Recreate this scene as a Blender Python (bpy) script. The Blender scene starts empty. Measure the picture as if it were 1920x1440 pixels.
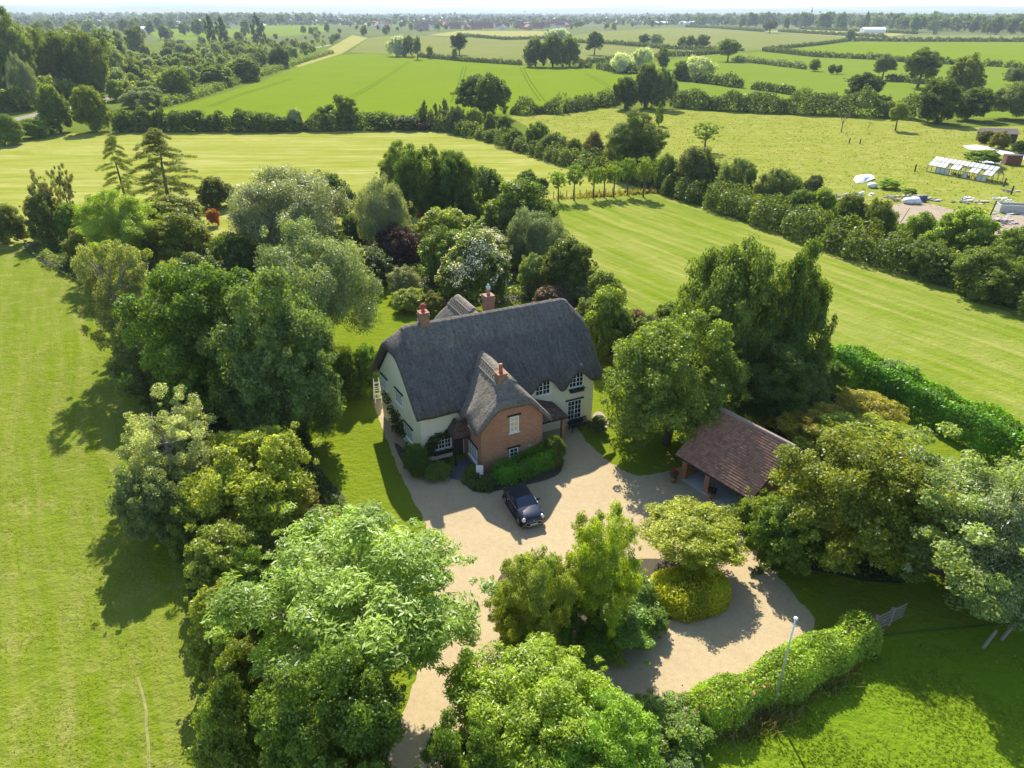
import bpy, math, random
import numpy as np
from mathutils import Vector, Matrix

random.seed(7)
C = bpy.context.scene.collection
sc = bpy.context.scene
PI = math.pi
R_ = math.radians

# ------------------------------------------------------------------ camera model used for surveying ground positions
FPX = 1333.0
PITCH = R_(27.7)
CAMZ = 30.0
cp, sp = math.cos(PITCH), math.sin(PITCH)

def G(px, py, z=0.0):
    """point of the survey photograph -> point of the land at height z"""
    u = (px - 960) / FPX
    v = (720 - py) / FPX
    d = (u, cp + v * sp, -sp + v * cp)
    t = (z - CAMZ) / d[2]
    return (d[0] * t, d[1] * t, z)

def depth_of(x, y, z):
    return y * cp - (z - CAMZ) * sp

# ------------------------------------------------------------------ tagging
def tag(o, label=None, cat=None, group=None, kind=None):
    if label: o['label'] = label
    if cat: o['category'] = cat
    if group: o['group'] = group
    if kind: o['kind'] = kind
    return o

def empty(name, loc=(0, 0, 0), rz=0.0, label=None, cat=None, group=None):
    o = bpy.data.objects.new(name, None)
    o.empty_display_size = 0.3
    C.objects.link(o)
    o.location = loc
    o.rotation_euler = (0, 0, rz)
    return tag(o, label, cat, group)

def link(name, mesh, parent=None, loc=(0, 0, 0), rz=0.0, scale=None):
    o = bpy.data.objects.new(name, mesh)
    C.objects.link(o)
    if parent: o.parent = parent
    o.location = loc
    o.rotation_euler = (0, 0, rz)
    if scale: o.scale = scale
    return o

# ------------------------------------------------------------------ materials
def new_mat(name):
    m = bpy.data.materials.new(name)
    m.use_nodes = True
    nt = m.node_tree
    nt.nodes.clear()
    out = nt.nodes.new('ShaderNodeOutputMaterial')
    return m, nt, out

class NT:
    """tiny helper for node building"""
    def __init__(s, nt): s.nt = nt
    def n(s, t, **kw):
        nd = s.nt.nodes.new(t)
        for k, v in kw.items(): setattr(nd, k, v)
        return nd
    def l(s, a, b): s.nt.links.new(a, b)
    def math(s, op, a, b=None, c=None):
        nd = s.n('ShaderNodeMath', operation=op)
        for i, x in enumerate((a, b, c)):
            if x is None: continue
            if isinstance(x, (int, float)): nd.inputs[i].default_value = x
            else: s.l(x, nd.inputs[i])
        return nd.outputs[0]
    def mix(s, fac, a, b, blend='MIX'):
        nd = s.n('ShaderNodeMix', data_type='RGBA', blend_type=blend)
        for sock, x in ((nd.inputs[0], fac), (nd.inputs[6], a), (nd.inputs[7], b)):
            if isinstance(x, (int, float)): sock.default_value = x
            elif isinstance(x, (tuple, list)): sock.default_value = (*x[:3], 1)
            else: s.l(x, sock)
        return nd.outputs[2]
    def noise(s, vec, scale, detail=4, rough=0.55, dist=0.0):
        nd = s.n('ShaderNodeTexNoise')
        nd.inputs['Scale'].default_value = scale
        nd.inputs['Detail'].default_value = detail
        nd.inputs['Roughness'].default_value = rough
        nd.inputs['Distortion'].default_value = dist
        if vec is not None: s.l(vec, nd.inputs['Vector'])
        return nd.outputs['Fac']
    def ramp(s, fac, a, b):
        nd = s.n('ShaderNodeMapRange')
        nd.inputs['From Min'].default_value = a
        nd.inputs['From Max'].default_value = b
        s.l(fac, nd.inputs['Value'])
        return nd.outputs[0]
    def mapping(s, vec, scale=(1, 1, 1), rot=(0, 0, 0)):
        nd = s.n('ShaderNodeMapping')
        nd.inputs['Scale'].default_value = scale
        nd.inputs['Rotation'].default_value = rot
        s.l(vec, nd.inputs['Vector'])
        return nd.outputs[0]
    def bump(s, h, strength, dist=0.02):
        nd = s.n('ShaderNodeBump')
        nd.inputs['Strength'].default_value = strength
        nd.inputs['Distance'].default_value = dist
        s.l(h, nd.inputs['Height'])
        return nd.outputs[0]

def pbsdf(N, color, rough=0.8, normal=None, metal=0.0, spec=0.3):
    b = N.n('ShaderNodeBsdfPrincipled')
    if isinstance(color, (tuple, list)): b.inputs['Base Color'].default_value = (*color[:3], 1)
    else: N.l(color, b.inputs['Base Color'])
    b.inputs['Roughness'].default_value = rough
    b.inputs['Metallic'].default_value = metal
    b.inputs['Specular IOR Level'].default_value = spec
    if normal is not None: N.l(normal, b.inputs['Normal'])
    return b.outputs[0]

def mat_plain(name, color, rough=0.7, metal=0.0, spec=0.4, var=0.15, scale=6.0):
    m, nt, out = new_mat(name); N = NT(nt)
    tc = N.n('ShaderNodeTexCoord').outputs['Object']
    f = N.noise(tc, scale, 5, 0.6)
    a = tuple(c * (1 - var) for c in color); b = tuple(c * (1 + var) for c in color)
    col = N.mix(f, a, b)
    N.l(pbsdf(N, col, rough, None, metal, spec), out.inputs[0])
    return m

def mat_leaf(name, gloss=0.05, transl=0.38):
    m, nt, out = new_mat(name); N = NT(nt)
    at = N.n('ShaderNodeAttribute', attribute_name='tint').outputs['Fac']
    oi = N.n('ShaderNodeObjectInfo')
    dark = N.mix(1.0, oi.outputs['Color'], (0.40, 0.44, 0.42), 'MULTIPLY')
    lite = N.mix(1.0, oi.outputs['Color'], (1.98, 1.75, 1.45), 'MULTIPLY')
    col = N.mix(at, dark, lite)
    d = N.n('ShaderNodeBsdfDiffuse'); N.l(col, d.inputs[0])
    tcol = N.mix(1.0, col, (1.45, 1.38, 0.42), 'MULTIPLY')
    t = N.n('ShaderNodeBsdfTranslucent'); N.l(tcol, t.inputs[0])
    mx = N.n('ShaderNodeMixShader'); mx.inputs[0].default_value = transl
    N.l(d.outputs[0], mx.inputs[1]); N.l(t.outputs[0], mx.inputs[2])
    g = N.n('ShaderNodeBsdfGlossy'); g.inputs['Roughness'].default_value = 0.42
    g.inputs['Color'].default_value = (0.85, 0.9, 0.95, 1)
    m2 = N.n('ShaderNodeMixShader'); m2.inputs[0].default_value = gloss
    N.l(mx.outputs[0], m2.inputs[1]); N.l(g.outputs[0], m2.inputs[2])
    N.l(m2.outputs[0], out.inputs[0])
    return m

LEAF = mat_leaf('foliage', 0.018, 0.46)
LEAF_SHINY = mat_leaf('glossy_foliage', 0.05, 0.40)

def mat_bark(name, c):
    m, nt, out = new_mat(name); N = NT(nt)
    tc = N.n('ShaderNodeTexCoord').outputs['Object']
    v = N.mapping(tc, (14, 14, 3))
    f = N.noise(v, 2.0, 5, 0.65)
    col = N.mix(f, tuple(x * 0.55 for x in c), tuple(x * 1.4 for x in c))
    N.l(pbsdf(N, col, 0.9, N.bump(f, 0.5)), out.inputs[0])
    return m
BARK = mat_bark('bark', (0.13, 0.105, 0.08))
BARK_PALE = mat_bark('pale_bark', (0.30, 0.28, 0.25))

def mat_grass(name, c_lo, c_hi, c_dry=None, dry=0.35, stripe=None, stripe_w=2.5, stripe_amt=0.25, big=0.06, fine=3.0, tracks=None):
    """turf or crop: broad patches, fine tufts and, where asked, mowing lines at an angle"""
    m, nt, out = new_mat(name); N = NT(nt)
    pos = N.n('ShaderNodeNewGeometry').outputs['Position']
    big_f = N.ramp(N.noise(pos, big, 4, 0.6), 0.32, 0.68)
    mid_f = N.ramp(N.noise(pos, big * 9, 4, 0.65), 0.3, 0.7)
    fin_f = N.ramp(N.noise(pos, fine, 3, 0.7), 0.3, 0.7)
    f = N.math('ADD', N.math('MULTIPLY', big_f, 0.4), N.math('ADD', N.math('MULTIPLY', mid_f, 0.3), N.math('MULTIPLY', fin_f, 0.3)))
    col = N.mix(f, c_lo, c_hi)
    if c_dry is not None:
        dd = N.ramp(N.noise(pos, big * 5, 5, 0.75, 0.6), 0.52, 0.78)
        d2 = N.math('MULTIPLY', dd, N.math('MULTIPLY', fin_f, 1.0))
        col = N.mix(N.math('MULTIPLY', d2, dry * 2), col, c_dry)
    if stripe is not None:
        v = N.mapping(pos, (1, 1, 1), (0, 0, -stripe))
        sep = N.n('ShaderNodeSeparateXYZ'); N.l(v, sep.inputs[0])
        wob = N.math('MULTIPLY', N.noise(pos, 0.03, 2), 4.0)
        yy = N.math('ADD', sep.outputs[1], wob)
        # streaks: one-dimensional noise across the mowing direction, stretched along it
        cm = N.n('ShaderNodeCombineXYZ')
        N.l(N.math('MULTIPLY', sep.outputs[0], 0.035), cm.inputs[0]); N.l(N.math('MULTIPLY', yy, 1.0 / stripe_w), cm.inputs[1])
        s1 = N.ramp(N.noise(cm.outputs[0], 1.6, 4, 0.7), 0.35, 0.65)
        k = N.math('MULTIPLY', s1, stripe_amt)
        pale = c_dry if c_dry is not None else c_hi
        col = N.mix(k, col, pale)
        s2 = N.ramp(N.noise(cm.outputs[0], 0.7, 3, 0.6), 0.45, 0.6)
        col = N.mix(N.math('MULTIPLY', s2, stripe_amt * 0.8), col, c_lo)
    bmp = N.bump(N.math('ADD', fin_f, N.math('MULTIPLY', mid_f, 2.0)), 0.55, 0.10)
    d = N.n('ShaderNodeBsdfDiffuse'); N.l(col, d.inputs[0]); N.l(bmp, d.inputs['Normal'])
    N.l(d.outputs[0], out.inputs[0])
    return m

def mat_gravel(name):
    m, nt, out = new_mat(name); N = NT(nt)
    pos = N.n('ShaderNodeNewGeometry').outputs['Position']
    f = N.noise(pos, 26.0, 3, 0.75)
    b = N.ramp(N.noise(pos, 0.35, 4, 0.6, 0.8), 0.3, 0.7)
    mm = N.ramp(N.noise(pos, 3.2, 4, 0.7), 0.3, 0.7)
    col = N.mix(N.ramp(f, 0.25, 0.75), (0.22, 0.168, 0.090), (0.50, 0.395, 0.230))
    col = N.mix(N.math('MULTIPLY', b, 0.5), col, (0.27, 0.20, 0.115))
    lt = N.ramp(N.noise(pos, 9.0, 2, 0.8, 0.5), 0.63, 0.72)
    col = N.mix(N.math('MULTIPLY', lt, 0.5), col, (0.13, 0.10, 0.055))
    col = N.mix(N.math('MULTIPLY', mm, 0.42), col, (0.46, 0.37, 0.24))
    N.l(pbsdf(N, col, 0.95, N.bump(f, 0.5, 0.03), 0, 0.1), out.inputs[0])
    return m

def mat_thatch(name, base, across=False):
    m, nt, out = new_mat(name); N = NT(nt)
    tc = N.n('ShaderNodeTexCoord').outputs['Object']
    st = N.mapping(tc, (2.3, .42, .42) if not across else (.42, 2.3, .42))
    f = N.noise(st, 2.2, 6, 0.7, 0.4)
    st2 = N.mapping(tc, (2.2, 2.2, 2.2))
    g = N.noise(st2, 2.2, 6, 0.7, 0.4)
    fine = N.noise(tc, 7, 4, 0.75)
    big = N.ramp(N.noise(tc, 0.6, 4, 0.6, 0.3), 0.3, 0.72)
    c0 = tuple(x * 0.36 for x in base); c1 = tuple(x * 1.85 for x in base)
    k = N.math('ADD', N.math('MULTIPLY', f, 0.4), N.math('ADD', N.math('MULTIPLY', g, 0.35), N.math('MULTIPLY', fine, 0.25)))
    col = N.mix(N.ramp(k, 0.36, 0.64), c0, c1)
    col = N.mix(N.math('MULTIPLY', big, 0.45), col, (base[0] * 0.62, base[1] * 0.62, base[2] * 0.52))
    moss = N.ramp(N.noise(tc, 1.1, 5, 0.75, 0.5), 0.58, 0.74)
    col = N.mix(N.math('MULTIPLY', moss, 0.45), col, (0.070, 0.078, 0.035))
    # straw-pale wisps
    w = N.ramp(N.noise(N.mapping(tc, (5, 14, 3)), 1.5, 5, 0.8, 1.6), 0.56, 0.70)
    col = N.mix(N.math('MULTIPLY', w, 0.5), col, (0.27, 0.245, 0.205))
    h = N.math('ADD', k, N.math('MULTIPLY', big, 0.4))
    N.l(pbsdf(N, col, 0.95, N.bump(h, 1.0, 0.16), 0, 0.1), out.inputs[0])
    return m

def mat_brick(name, c1, c2, mortar, bw=0.225, bh=0.075):
    m, nt, out = new_mat(name); N = NT(nt)
    tc = N.n('ShaderNodeTexCoord').outputs['Object']
    sep = N.n('ShaderNodeSeparateXYZ'); N.l(tc, sep.inputs[0])
    cm = N.n('ShaderNodeCombineXYZ')
    N.l(N.math('ADD', sep.outputs[0], sep.outputs[1]), cm.inputs[0]); N.l(sep.outputs[2], cm.inputs[1])
    br = N.n('ShaderNodeTexBrick')
    N.l(cm.outputs[0], br.inputs['Vector'])
    br.inputs['Scale'].default_value = 1.0
    br.inputs['Brick Width'].default_value = bw
    br.inputs['Row Height'].default_value = bh
    br.inputs['Mortar Size'].default_value = 0.006
    br.inputs['Color1'].default_value = (*c1, 1); br.inputs['Color2'].default_value = (*c2, 1)
    br.inputs['Mortar'].default_value = (*mortar, 1)
    big = N.ramp(N.noise(tc, 0.9, 5, 0.65), 0.3, 0.7)
    col = N.mix(N.math('MULTIPLY', big, 0.4), br.outputs['Color'], tuple(x * 0.7 for x in c1))
    fine = N.noise(cm.outputs[0], 9, 2)
    col = N.mix(N.math('MULTIPLY', fine, 0.25), col, c2)
    N.l(pbsdf(N, col, 0.9, N.bump(br.outputs['Fac'], -0.3, 0.01), 0, 0.2), out.inputs[0])
    return m

def mat_render(name, base):
    """lime-washed wall: slightly weathered, dirtier streaks of its own shape"""
    m, nt, out = new_mat(name); N = NT(nt)
    tc = N.n('ShaderNodeTexCoord').outputs['Object']
    a = N.noise(tc, 1.3, 5, 0.6)
    s = N.noise(N.mapping(tc, (5, 5, 0.5)), 1.5, 4, 0.6)
    col = N.mix(N.ramp(a, 0.3, 0.7), tuple(x * 0.92 for x in base), base)
    col = N.mix(N.math('MULTIPLY', N.ramp(s, 0.5, 0.8), 0.25), col, (0.52, 0.52, 0.38))
    N.l(pbsdf(N, col, 0.9, N.bump(N.noise(tc, 14, 3), 0.25, 0.015), 0, 0.2), out.inputs[0])
    return m

def mat_tiles(name, base):
    m, nt, out = new_mat(name); N = NT(nt)
    tc = N.n('ShaderNodeTexCoord').outputs['Object']
    at = N.n('ShaderNodeAttribute', attribute_name='tint').outputs['Fac']
    blot = N.ramp(N.noise(tc, 1.4, 5, 0.7), 0.35, 0.7)
    fine = N.noise(tc, 24, 3, 0.7)
    col = N.mix(at, tuple(x * 0.72 for x in base), tuple(x * 1.28 for x in base))
    col = N.mix(N.math('MULTIPLY', blot, 0.35), col, (base[0] * 0.8, base[0] * 0.62, base[0] * 0.5))
    lich = N.ramp(fine, 0.66, 0.74)
    col = N.mix(N.math('MULTIPLY', lich, 0.6), col, (0.42, 0.40, 0.33))
    N.l(pbsdf(N, col, 0.85, N.bump(fine, 0.3, 0.01), 0, 0.25), out.inputs[0])
    return m

def mat_glass(name, c=(0.015, 0.018, 0.022), rough=0.08):
    m, nt, out = new_mat(name); N = NT(nt)
    N.l(pbsdf(N, c, rough, None, 0, 0.8), out.inputs[0])
    return m

M = {}
M['white'] = mat_plain('white_paint', (0.80, 0.80, 0.78), 0.5, var=0.05)
M['cream_blind'] = mat_plain('cream_blind', (0.62, 0.52, 0.33), 0.8, var=0.06)
M['glass'] = mat_glass('window_glass')
M['black'] = mat_plain('black_timber', (0.018, 0.017, 0.017), 0.7)
M['black_metal'] = mat_plain('black_plastic', (0.012, 0.012, 0.013), 0.5)
M['wood'] = mat_plain('weathered_timber', (0.22, 0.19, 0.155), 0.85, var=0.35, scale=9)
M['darkwood'] = mat_plain('dark_oak', (0.06, 0.042, 0.03), 0.8, var=0.3)
M['oak'] = mat_plain('orange_oak', (0.36, 0.17, 0.075), 0.7, var=0.25)
M['wall'] = mat_render('cream_render', (0.82, 0.74, 0.54))
M['thatch'] = mat_thatch('dark_thatch', (0.108, 0.096, 0.087))
M['thatch2'] = mat_thatch('pale_thatch', (0.165, 0.145, 0.122), True)
M['brick'] = mat_brick('orange_brick', (0.37, 0.155, 0.080), (0.47, 0.235, 0.130), (0.38, 0.30, 0.23))
M['chimbrick'] = mat_brick('chimney_brick', (0.24, 0.115, 0.07), (0.33, 0.17, 0.10), (0.28, 0.22, 0.17))
M['lead'] = mat_plain('lead_flashing', (0.42, 0.47, 0.54), 0.35, 0.3, 0.5, 0.12)
M['terracotta'] = mat_plain('terracotta', (0.42, 0.16, 0.08), 0.8)
M['redpot'] = mat_plain('red_pot', (0.45, 0.06, 0.08), 0.7)
M['garagetile'] = mat_tiles('clay_tiles', (0.30, 0.150, 0.095))
M['porchtile'] = mat_tiles('brown_pantiles', (0.12, 0.075, 0.055))
M['steel'] = mat_plain('galvanised_steel', (0.55, 0.58, 0.62), 0.35, 0.6, 0.5, 0.08)
M['gravel'] = mat_gravel('gravel')
M['slate'] = mat_plain('slate_paving', (0.11, 0.11, 0.12), 0.8, var=0.25, scale=2)
M['concrete'] = mat_plain('concrete', (0.45, 0.43, 0.39), 0.9, var=0.2, scale=2)
M['soil'] = mat_plain('soil', (0.06, 0.05, 0.03), 0.95, var=0.4, scale=3)
M['earth'] = mat_plain('bare_earth', (0.25, 0.19, 0.13), 0.95, var=0.3, scale=0.5)
M['sheet'] = mat_plain('white_sheeting', (0.62, 0.63, 0.64), 0.6, var=0.2, scale=0.8)
M['rubble'] = mat_plain('rubble', (0.32, 0.29, 0.27), 0.9, var=0.6, scale=1.4)
M['rust'] = mat_plain('rusty_steel', (0.17, 0.075, 0.045), 0.85, var=0.35, scale=2)
M['bluebag'] = mat_plain('blue_plastic', (0.03, 0.045, 0.13), 0.5)
M['ballast'] = mat_plain('track_ballast', (0.20, 0.16, 0.14), 0.95, var=0.4, scale=0.8)
M['pinkflower'] = mat_plain('pink_petals', (0.50, 0.12, 0.24), 0.8)
M['whiteflower'] = mat_leaf('petals', 0.02, 0.25)
M['roofred'] = mat_plain('red_tile_roof', (0.24, 0.105, 0.085), 0.85, var=0.25, scale=0.4)
M['roofbrown'] = mat_plain('brown_tile_roof', (0.17, 0.13, 0.115), 0.85, var=0.25, scale=0.4)
M['housebrick'] = mat_plain('house_brick', (0.33, 0.20, 0.15), 0.9, var=0.2, scale=0.4)
M['houserender'] = mat_plain('house_render', (0.62, 0.58, 0.52), 0.9, var=0.1, scale=0.4)
M['shedwhite'] = mat_plain('white_cladding', (0.78, 0.78, 0.78), 0.5, var=0.05, scale=0.1)
M['mastred'] = mat_plain('mast_red', (0.45, 0.10, 0.07), 0.6)
M['navy'] = mat_plain('navy_car_paint', (0.007, 0.010, 0.028), 0.18, 0.2, 0.6, 0.05)
M['chrome'] = mat_plain('chrome', (0.75, 0.75, 0.75), 0.15, 1.0, 0.5, 0.03)
M['rubber'] = mat_plain('rubber', (0.02, 0.02, 0.02), 0.8)
M['alloy'] = mat_plain('alloy', (0.30, 0.30, 0.31), 0.35, 0.8)
M['lamp'] = mat_plain('headlamp_lens', (0.62, 0.66, 0.72), 0.12, 0.0, 0.8, 0.08)
M['softtop'] = mat_plain('black_canvas', (0.014, 0.014, 0.016), 0.9)
M['plate'] = mat_plain('plate_white', (0.75, 0.75, 0.72), 0.5, var=0.03)
M['carglass'] = mat_glass('car_glass', (0.02, 0.032, 0.06), 0.05)

# ------------------------------------------------------------------ mesh helpers
def np_mesh(name, verts, faces, mat, tint=None, smooth=False):
    """verts (n,3) array, faces (m,k) array of equal sized polygons"""
    verts = np.asarray(verts, dtype=np.float32); faces = np.asarray(faces, dtype=np.int32)
    me = bpy.data.meshes.new(name)
    m, k = faces.shape
    me.vertices.add(len(verts)); me.vertices.foreach_set('co', verts.ravel())
    me.loops.add(m * k); me.loops.foreach_set('vertex_index', faces.ravel())
    me.polygons.add(m)
    me.polygons.foreach_set('loop_start', np.arange(0, m * k, k, dtype=np.int32))
    me.update(calc_edges=True)
    if tint is not None:
        a = me.attributes.new('tint', 'FLOAT', 'FACE')
        a.data.foreach_set('value', np.asarray(tint, dtype=np.float32))
    if smooth: me.polygons.foreach_set('use_smooth', np.ones(m, dtype=bool))
    me.materials.append(mat)
    return me

class MB:
    """collects simple solids into one mesh"""
    def __init__(s): s.v = []; s.f = []
    def add(s, verts, faces):
        o = len(s.v); s.v += [tuple(p) for p in verts]; s.f += [tuple(i + o for i in f) for f in faces]; return s
    def box(s, x0, x1, y0, y1, z0, z1):
        return s.add([(x0, y0, z0), (x1, y0, z0), (x1, y1, z0), (x0, y1, z0), (x0, y0, z1), (x1, y0, z1), (x1, y1, z1), (x0, y1, z1)],
                     [(3, 2, 1, 0), (4, 5, 6, 7), (0, 1, 5, 4), (1, 2, 6, 5), (2, 3, 7, 6), (3, 0, 4, 7)])
    def tube(s, pts, radii, n=8, cap=True):
        base = len(s.v)
        pts = [Vector(p) for p in pts]
        if isinstance(radii, (int, float)): radii = [radii] * len(pts)
        vs = []; fs = []
        for i, p in enumerate(pts):
            d = (pts[min(i + 1, len(pts) - 1)] - pts[max(i - 1, 0)]).normalized()
            a = d.orthogonal().normalized() if abs(d.z) < 0.95 else Vector((1, 0, 0)) - d * d.x
            a.normalize(); b = d.cross(a)
            for k in range(n):
                t = 2 * PI * k / n
                vs.append(p + (a * math.cos(t) + b * math.sin(t)) * radii[i])
        for i in range(len(pts) - 1):
            for k in range(n):
                k2 = (k + 1) % n
                fs.append((i * n + k, i * n + k2, (i + 1) * n + k2, (i + 1) * n + k))
        if cap:
            fs.append(tuple(reversed(range(n)))); fs.append(tuple(range((len(pts) - 1) * n, len(pts) * n)))
        return s.add(vs, fs)
    def bar(s, p, q, w, h=None):
        """square bar from p to q"""
        p, q = Vector(p), Vector(q); h = h or w
        d = (q - p).normalized()
        a = d.cross(Vector((0, 0, 1)))
        if a.length < 1e-3: a = Vector((1, 0, 0))
        a.normalize(); b = a.cross(d)
        vs = []
        for e in (p, q):
            for sx, sy in ((-1, -1), (1, -1), (1, 1), (-1, 1)): vs.append(e + a * sx * w / 2 + b * sy * h / 2)
        return s.add(vs, [(3, 2, 1, 0), (4, 5, 6, 7), (0, 1, 5, 4), (1, 2, 6, 5), (2, 3, 7, 6), (3, 0, 4, 7)])
    def prism(s, prof, axis, a0, a1):
        """extrude closed profile of 2-D points; axis 'x': prof=(y,z); axis 'y': prof=(x,z); axis 'z': prof=(x,y)"""
        n = len(prof); vs = []
        for a in (a0, a1):
            for p in prof:
                vs.append({'x': (a, p[0], p[1]), 'y': (p[0], a, p[1]), 'z': (p[0], p[1], a)}[axis])
        fs = [tuple(range(n))[::-1], tuple(range(n, 2 * n))]
        for i in range(n): fs.append((i, (i + 1) % n, n + (i + 1) % n, n + i))
        return s.add(vs, fs)
    def ball(s, c, r, nu=10, nv=6, zs=1.0):
        vs = []; fs = []
        for j in range(nv + 1):
            ph = PI * j / nv - PI / 2
            for i in range(nu):
                t = 2 * PI * i / nu
                vs.append((c[0] + r * math.cos(ph) * math.cos(t), c[1] + r * math.cos(ph) * math.sin(t), c[2] + r * zs * math.sin(ph)))
        for j in range(nv):
            for i in range(nu):
                fs.append((j * nu + i, j * nu + (i + 1) % nu, (j + 1) * nu + (i + 1) % nu, (j + 1) * nu + i))
        return s.add(vs, fs)
    def mesh(s, name, mat, smooth=False, xf=None):
        me = bpy.data.meshes.new(name)
        v = s.v if xf is None else [xf(*p) for p in s.v]
        me.from_pydata(v, [], s.f); me.materials.append(mat)
        me.update()
        import bmesh
        bm = bmesh.new(); bm.from_mesh(me); bmesh.ops.recalc_face_normals(bm, faces=bm.faces); bm.to_mesh(me); bm.free()
        if smooth:
            for p in me.polygons: p.use_smooth = True
        return me
    def obj(s, name, mat, parent=None, smooth=False, xf=None, loc=(0, 0, 0), rz=0.0, bevel=0.0):
        o = link(name, s.mesh(name, mat, smooth, xf), parent, loc, rz)
        if bevel:
            b = o.modifiers.new('bevel', 'BEVEL'); b.width = bevel; b.segments = 2; b.limit_method = 'ANGLE'
        return o
# ------------------------------------------------------------------ foliage
def unit_dirs(rng, n):
    v = rng.normal(size=(n, 3)); v /= np.linalg.norm(v, axis=1)[:, None] + 1e-9
    return v

def leaf_mesh_arrays(rng, P, Nrm, L, Wd, hang=0.0):
    """one diamond leaf (or leaf spray) per point; hang pulls the leaf axis downward"""
    n = len(P)
    Nrm = Nrm / (np.linalg.norm(Nrm, axis=1)[:, None] + 1e-9)
    a = rng.normal(size=(n, 3)); a[:, 2] -= hang
    a -= Nrm * np.sum(a * Nrm, axis=1)[:, None]
    a /= np.linalg.norm(a, axis=1)[:, None] + 1e-9
    b = np.cross(Nrm, a)
    s = (0.45 + 1.05 * rng.random(n) ** 1.3)[:, None]
    l = L * s * 0.5; w = Wd * s * 0.5
    V = np.empty((n, 4, 3))
    V[:, 0] = P - a * l
    V[:, 1] = P + b * w + a * l * 0.12
    V[:, 2] = P + a * l - Nrm * l * 0.25
    V[:, 3] = P - b * w + a * l * 0.12
    F = np.arange(n * 4).reshape(n, 4)
    return V.reshape(-1, 3), F

def make_lobes(rng, shape, n, lr):
    """limb clumps, each carrying smaller twig clumps, inside an uneven crown outline"""
    out = []
    gold = 2.39996
    fr = rng.normal(size=(5, 3)) * 1.7; ph = rng.uniform(0, 6.3, 5)
    def env(d):
        return 1.0 + 0.085 * float(np.sum(np.sin(fr @ np.asarray(d) * 1.6 + ph)))
    def children(c, r0, m, outw):
        for _ in range(m):
            d = unit_dirs(rng, 1)[0]
            d = d * 0.9 + outw * 0.8 + np.array([0, 0, 0.25]); d /= np.linalg.norm(d)
            out.append((*(np.array(c) + d * r0 * rng.uniform(0.65, 1.12)), r0 * rng.uniform(0.28, 0.55)))
    if shape in ('round', 'low'):
        for i in range(n):
            z = 1 - (1.75 if shape == 'round' else 1.3) * (i + 0.5) / n
            t = i * gold + rng.uniform(-.5, .5)
            q = math.sqrt(max(0, 1 - z * z)); d = np.array([q * math.cos(t), q * math.sin(t), z])
            r0 = lr * rng.uniform(0.7, 1.4)
            k = max(0.15, (1 - r0 * 1.15) * env(d) * rng.uniform(0.72, 1.05))
            c = d * k
            out.append((*c, r0 * 0.8)); children(c, r0, 6, d)
        for i in range(n // 3):
            d = unit_dirs(rng, 1)[0] * rng.uniform(0.1, 0.5)
            out.append((*d, lr))
        for i in range(n):                                        # sprigs that break the outline
            d = unit_dirs(rng, 1)[0]; d[2] = abs(d[2]) * 0.95 - 0.15
            out.append((*(d * env(d) * rng.uniform(0.88, 1.06)), lr * rng.uniform(0.16, 0.32)))
    elif shape == 'column':
        for i in range(n):
            z = -0.95 + 1.9 * (i + 0.5) / n
            prof = max(0.10, (1 - max(0, z) ** 1.8)) * (0.72 + 0.28 * min(1, (z + 1) / 0.6))
            t = i * gold + rng.uniform(-.5, .5)
            d = np.array([math.cos(t), math.sin(t), 0.25])
            r0 = lr * rng.uniform(0.65, 1.3) * (0.6 + 0.4 * prof)
            k = max(0.0, prof * env((math.cos(t), math.sin(t), z * 2)) - r0) * rng.uniform(0.7, 1.1)
            c = (math.cos(t) * k, math.sin(t) * k, z * 0.92)
            out.append((*c, r0 * 0.8)); children(c, r0, 5, d)
        for i in range(n):
            z = rng.uniform(-0.7, 1.0); t = rng.uniform(0, 2 * PI)
            prof = max(0.06, (1 - max(0, z) ** 1.8)) * rng.uniform(0.8, 1.12)
            out.append((math.cos(t) * prof, math.sin(t) * prof, z, lr * rng.uniform(.18, .34)))
    elif shape == 'cone':
        for i in range(n):
            z = -0.95 + 1.9 * (i + 0.5) / n
            prof = (1 - z) / 2 * 0.95 + 0.04
            t = i * gold
            k = prof * rng.uniform(0.55, 1.0)
            out.append((math.cos(t) * k, math.sin(t) * k, z, lr * (0.35 + 0.9 * prof) * rng.uniform(.7, 1.2)))
    elif shape == 'layer':                                         # flat drooping boughs of an old conifer
        for i in range(n):
            z = -0.8 + 1.75 * (i + 0.5) / n
            prof = (1 - max(0, z) ** 1.3) * 0.9 + 0.1
            t = i * gold + rng.uniform(-.5, .5)
            rr = prof * rng.uniform(0.6, 1.05)
            side = np.array([-math.sin(t), math.cos(t)])
            for k in np.linspace(0.25, 1.0, 7):
                for sgn in (-1, 0, 1):
                    w_ = sgn * 0.13 * k * (1.15 - k) * 2.2
                    out.append((math.cos(t) * rr * k + side[0] * w_, math.sin(t) * rr * k + side[1] * w_, z + 0.10 * k - 0.22 * k * k + rng.uniform(-.02, .02), lr * (1.1 - 0.6 * abs(k - .6)) * rng.uniform(.5, 1.1)))
    elif shape == 'wispy':
        for i in range(n):
            d = unit_dirs(rng, 1)[0]; d[2] = d[2] * 0.9 + 0.1
            k = rng.uniform(0.25, 1.0) ** 0.7 * env(d)
            out.append((*(d * k), lr * rng.uniform(0.35, 1.2)))
    return out

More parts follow.
